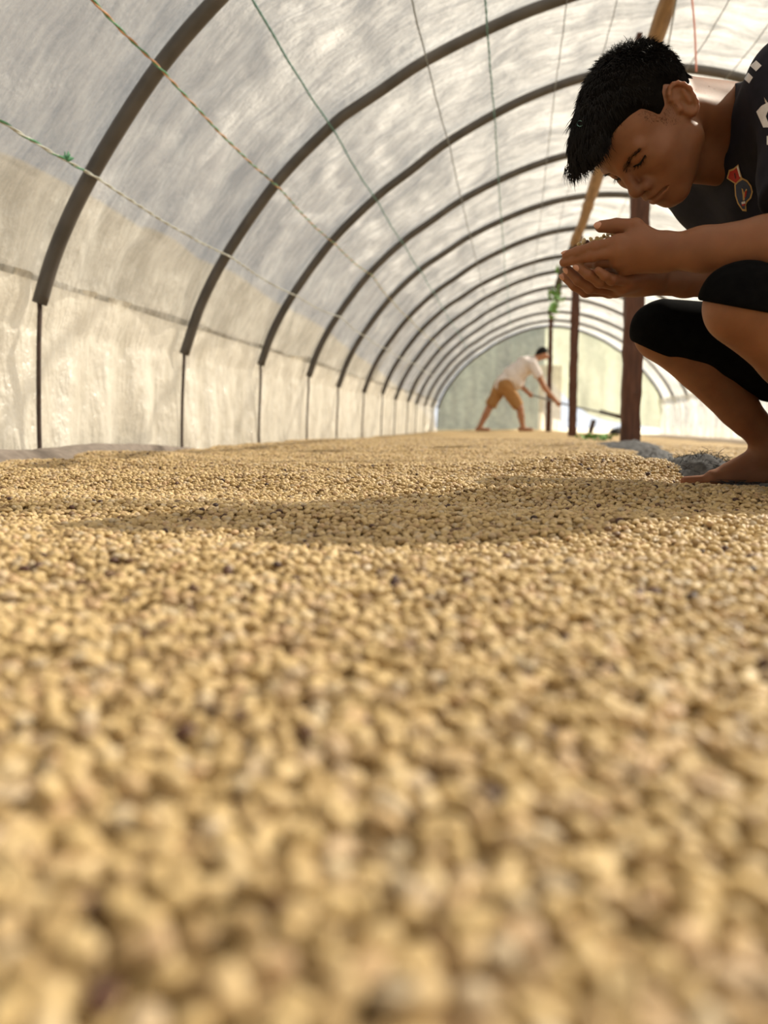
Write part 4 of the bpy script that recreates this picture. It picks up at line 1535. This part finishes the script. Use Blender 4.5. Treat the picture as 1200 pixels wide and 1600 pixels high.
# ---- beans in the cupped hands
spots = [(912, 382, 1.285), (923, 380, 1.283), (934, 379, 1.281), (944, 374, 1.279), (951, 371, 1.277), (956, 366, 1.275), (960, 361, 1.272),
         (918, 385, 1.296), (929, 383, 1.297), (940, 379, 1.296), (949, 376, 1.296), (957, 371, 1.294), (905, 387, 1.30), (914, 386, 1.312), (926, 385, 1.314), (938, 383, 1.314), (950, 380, 1.314), (962, 374, 1.31),
         (908, 391, 1.29), (920, 391, 1.295), (932, 389, 1.295), (944, 386, 1.295), (955, 381, 1.295)]
for i, sp in enumerate(spots):
    o = bpy.data.objects.new('coffee_bean', BEANS[i % 5])
    COL.objects.link(o)
    o.location = at(sp[0], sp[1] - 5, sp[2])
    o.rotation_euler = r.uniform(0, 6.28, 3)
    tag(o, 'pale coffee bean heaped in the squatting man\'s cupped hands', 'coffee bean', 'coffee beans held in the cupped hands')

# ------------------------------------------------------------------ the man with the rake at the far end
D2 = 13.1
def a2(px, py, dd=0.0): return at(px, py, D2 + dd)
g2 = float(bed_h(-.1, 13.2))
j2 = dict(head=a2(846, 553), neck=a2(834, 563), chest=a2(820, 572), belly=a2(802, 587), pelvis=a2(787, 602),
          shN=a2(832, 569, -.17), shF=a2(824, 569, .17), elN=a2(851, 606, -.2), haN=a2(871, 629, -.15), elF=a2(814, 603, .2), haF=a2(828, 616, .12),
          hipN=a2(790, 604, -.09), hipF=a2(783, 604, .09), knN=a2(812, 638, -.12), anN=a2(817, 667, -.1), knF=a2(765, 636, .12), anF=a2(750, 666, .14))
gz2 = min(j2['anN'][2], j2['anF'][2]) - .075


def body2(P):
    d = chain(P, [j2['pelvis'], j2['belly'], j2['chest'], j2['neck']], [.13, .12, .12, .06], .05)
    d = smin(d, ell(P, j2['head'], (.085, .075, .115), np.array([[.85, 0, .5], [0, 1, 0], [-.5, 0, .85]])), .02)
    d = smin(d, cap(P, j2['neck'], j2['head'], .055, .055), .02)
    face = j2['head'] + np.array([.07, 0, -.05])
    d = smin(d, sph(P, face, .045), .03)
    d = smin(d, sph(P, face + np.array([.045, 0, .015]), .014), .02)
    for s, e, h in (('shN', 'elN', 'haN'), ('shF', 'elF', 'haF')):
        d = smin(d, chain(P, [j2[s], j2[e], j2[h]], [.058, .046, .032], .02), .03)
        d = smin(d, ell(P, j2[h] + (j2[h] - j2[e]) * .1, (.045, .035, .045)), .02)
    for h, k_, a in (('hipN', 'knN', 'anN'), ('hipF', 'knF', 'anF')):
        leg = chain(P, [j2[h], j2[k_], j2[k_] * .6 + j2[a] * .4, j2[a]], [.092, .062, .058, .040], .02)
        ft = np.array([j2[a][0], j2[a][1], gz2 + .035])
        leg = smin(leg, cap(P, ft - np.array([.05, 0, 0]), ft + np.array([.15, -.03, -.005]), .036, .028), .03)
        leg = smin(leg, cap(P, j2[a], ft, .040, .04), .02)
        d = smin(d, leg, .02)
    return d


def shirt2(P):
    d = chain(P, [j2['pelvis'] + (j2['belly'] - j2['pelvis']) * .1, j2['belly'], j2['chest']], [.165, .165, .165], .06)
    d = smin(d, cap(P, j2['chest'], j2['neck'], .15, .075), .05)
    hang = j2['belly'] + np.array([.06, 0, -.12])
    d = smin(d, cap(P, j2['belly'], hang, .13, .12), .05)
    for s, e, f_ in (('shN', 'elN', .55), ('shF', 'elF', .5)):
        sl = j2[s] + (j2[e] - j2[s]) * f_
        c = cap(P, j2[s], sl, .085, .088)
        ax = ((sl - j2[s]) / np.linalg.norm(sl - j2[s])).astype(np.float32)
        d = smin(d, smax(c, (P - sl.astype(np.float32)) @ ax, .01), .05)
    w = .008 * np.sin(P[:, 0] * 30 + P[:, 2] * 22 + 2 * np.sin(P[:, 1] * 14))
    return d + w.astype(np.float32)


def shorts2(P):
    d = cap(P, j2['hipN'], j2['hipF'], .135, .135)
    for h, k_ in (('hipN', 'knN'), ('hipF', 'knF')):
        e = j2[k_] + (j2[h] - j2[k_]) * .05
        c = cap(P, j2[h], e, .118, .098)
        ax = ((e - j2[h]) / np.linalg.norm(e - j2[h])).astype(np.float32)
        d = smin(d, smax(c, (P - e.astype(np.float32)) @ ax, .01), .04)
    return d + (.006 * np.sin(P[:, 2] * 26 + P[:, 0] * 19)).astype(np.float32)


def hair2(P):
    fr = np.array([[.85, 0, .5], [0, 1, 0], [-.5, 0, .85]])
    d = ell(P, j2['head'], (.100, .088, .130), fr)
    q = (P - j2['head'].astype(np.float32)) @ fr.astype(np.float32)
    return smax(d, -(q[:, 2] + .01 + np.clip(-q[:, 0], -.1, .1) * 1.1), .02)


rake_man = empty('person', (float(j2['anN'][0]), float(j2['anN'][1]), gz2))
tag(rake_man, 'barefoot man in a pale shirt and tan shorts stooping to rake at the far end', 'person')
lo, hi = bbox(list(j2.values()), .22)
lo[2] = gz2 - .02
for nm, fn, mt in (('body', body2, 'skin2'), ('shirt', shirt2, 'pale_shirt'), ('shorts', shorts2, 'tan_shorts'), ('hair', hair2, 'hair')):
    v, q = surface(fn, lo, hi, .011)
    obj(nm, mesh_np(nm, v, q), M[mt], rake_man)
# rake
ra, rb = j2['haF'] + (j2['haF'] - j2['haN']) * .15, at(972, 652, D2 - .45)
rk = empty('rake', tuple(rb))
mb = MB(); mb.tube(catmull([ra, j2['haN'] + np.array([.02, 0, 0]), rb], 20), .016, 8)
mb.build('handle', M['twine_dark'], rk)
dv = (rb - ra) / np.linalg.norm(rb - ra)
mb = MB()
Mx = np.stack([dv, np.cross([0, 0, 1.0], dv), [0, 0, 1.0]], 1)
mb.box(rb - dv * .16, (.42, .05, .07), Mx)
mb.build('rake_head', M['beam_dark'], rk, smooth=False)
tag(rk, 'long thin rake held low by the man in the pale shirt', 'rake')
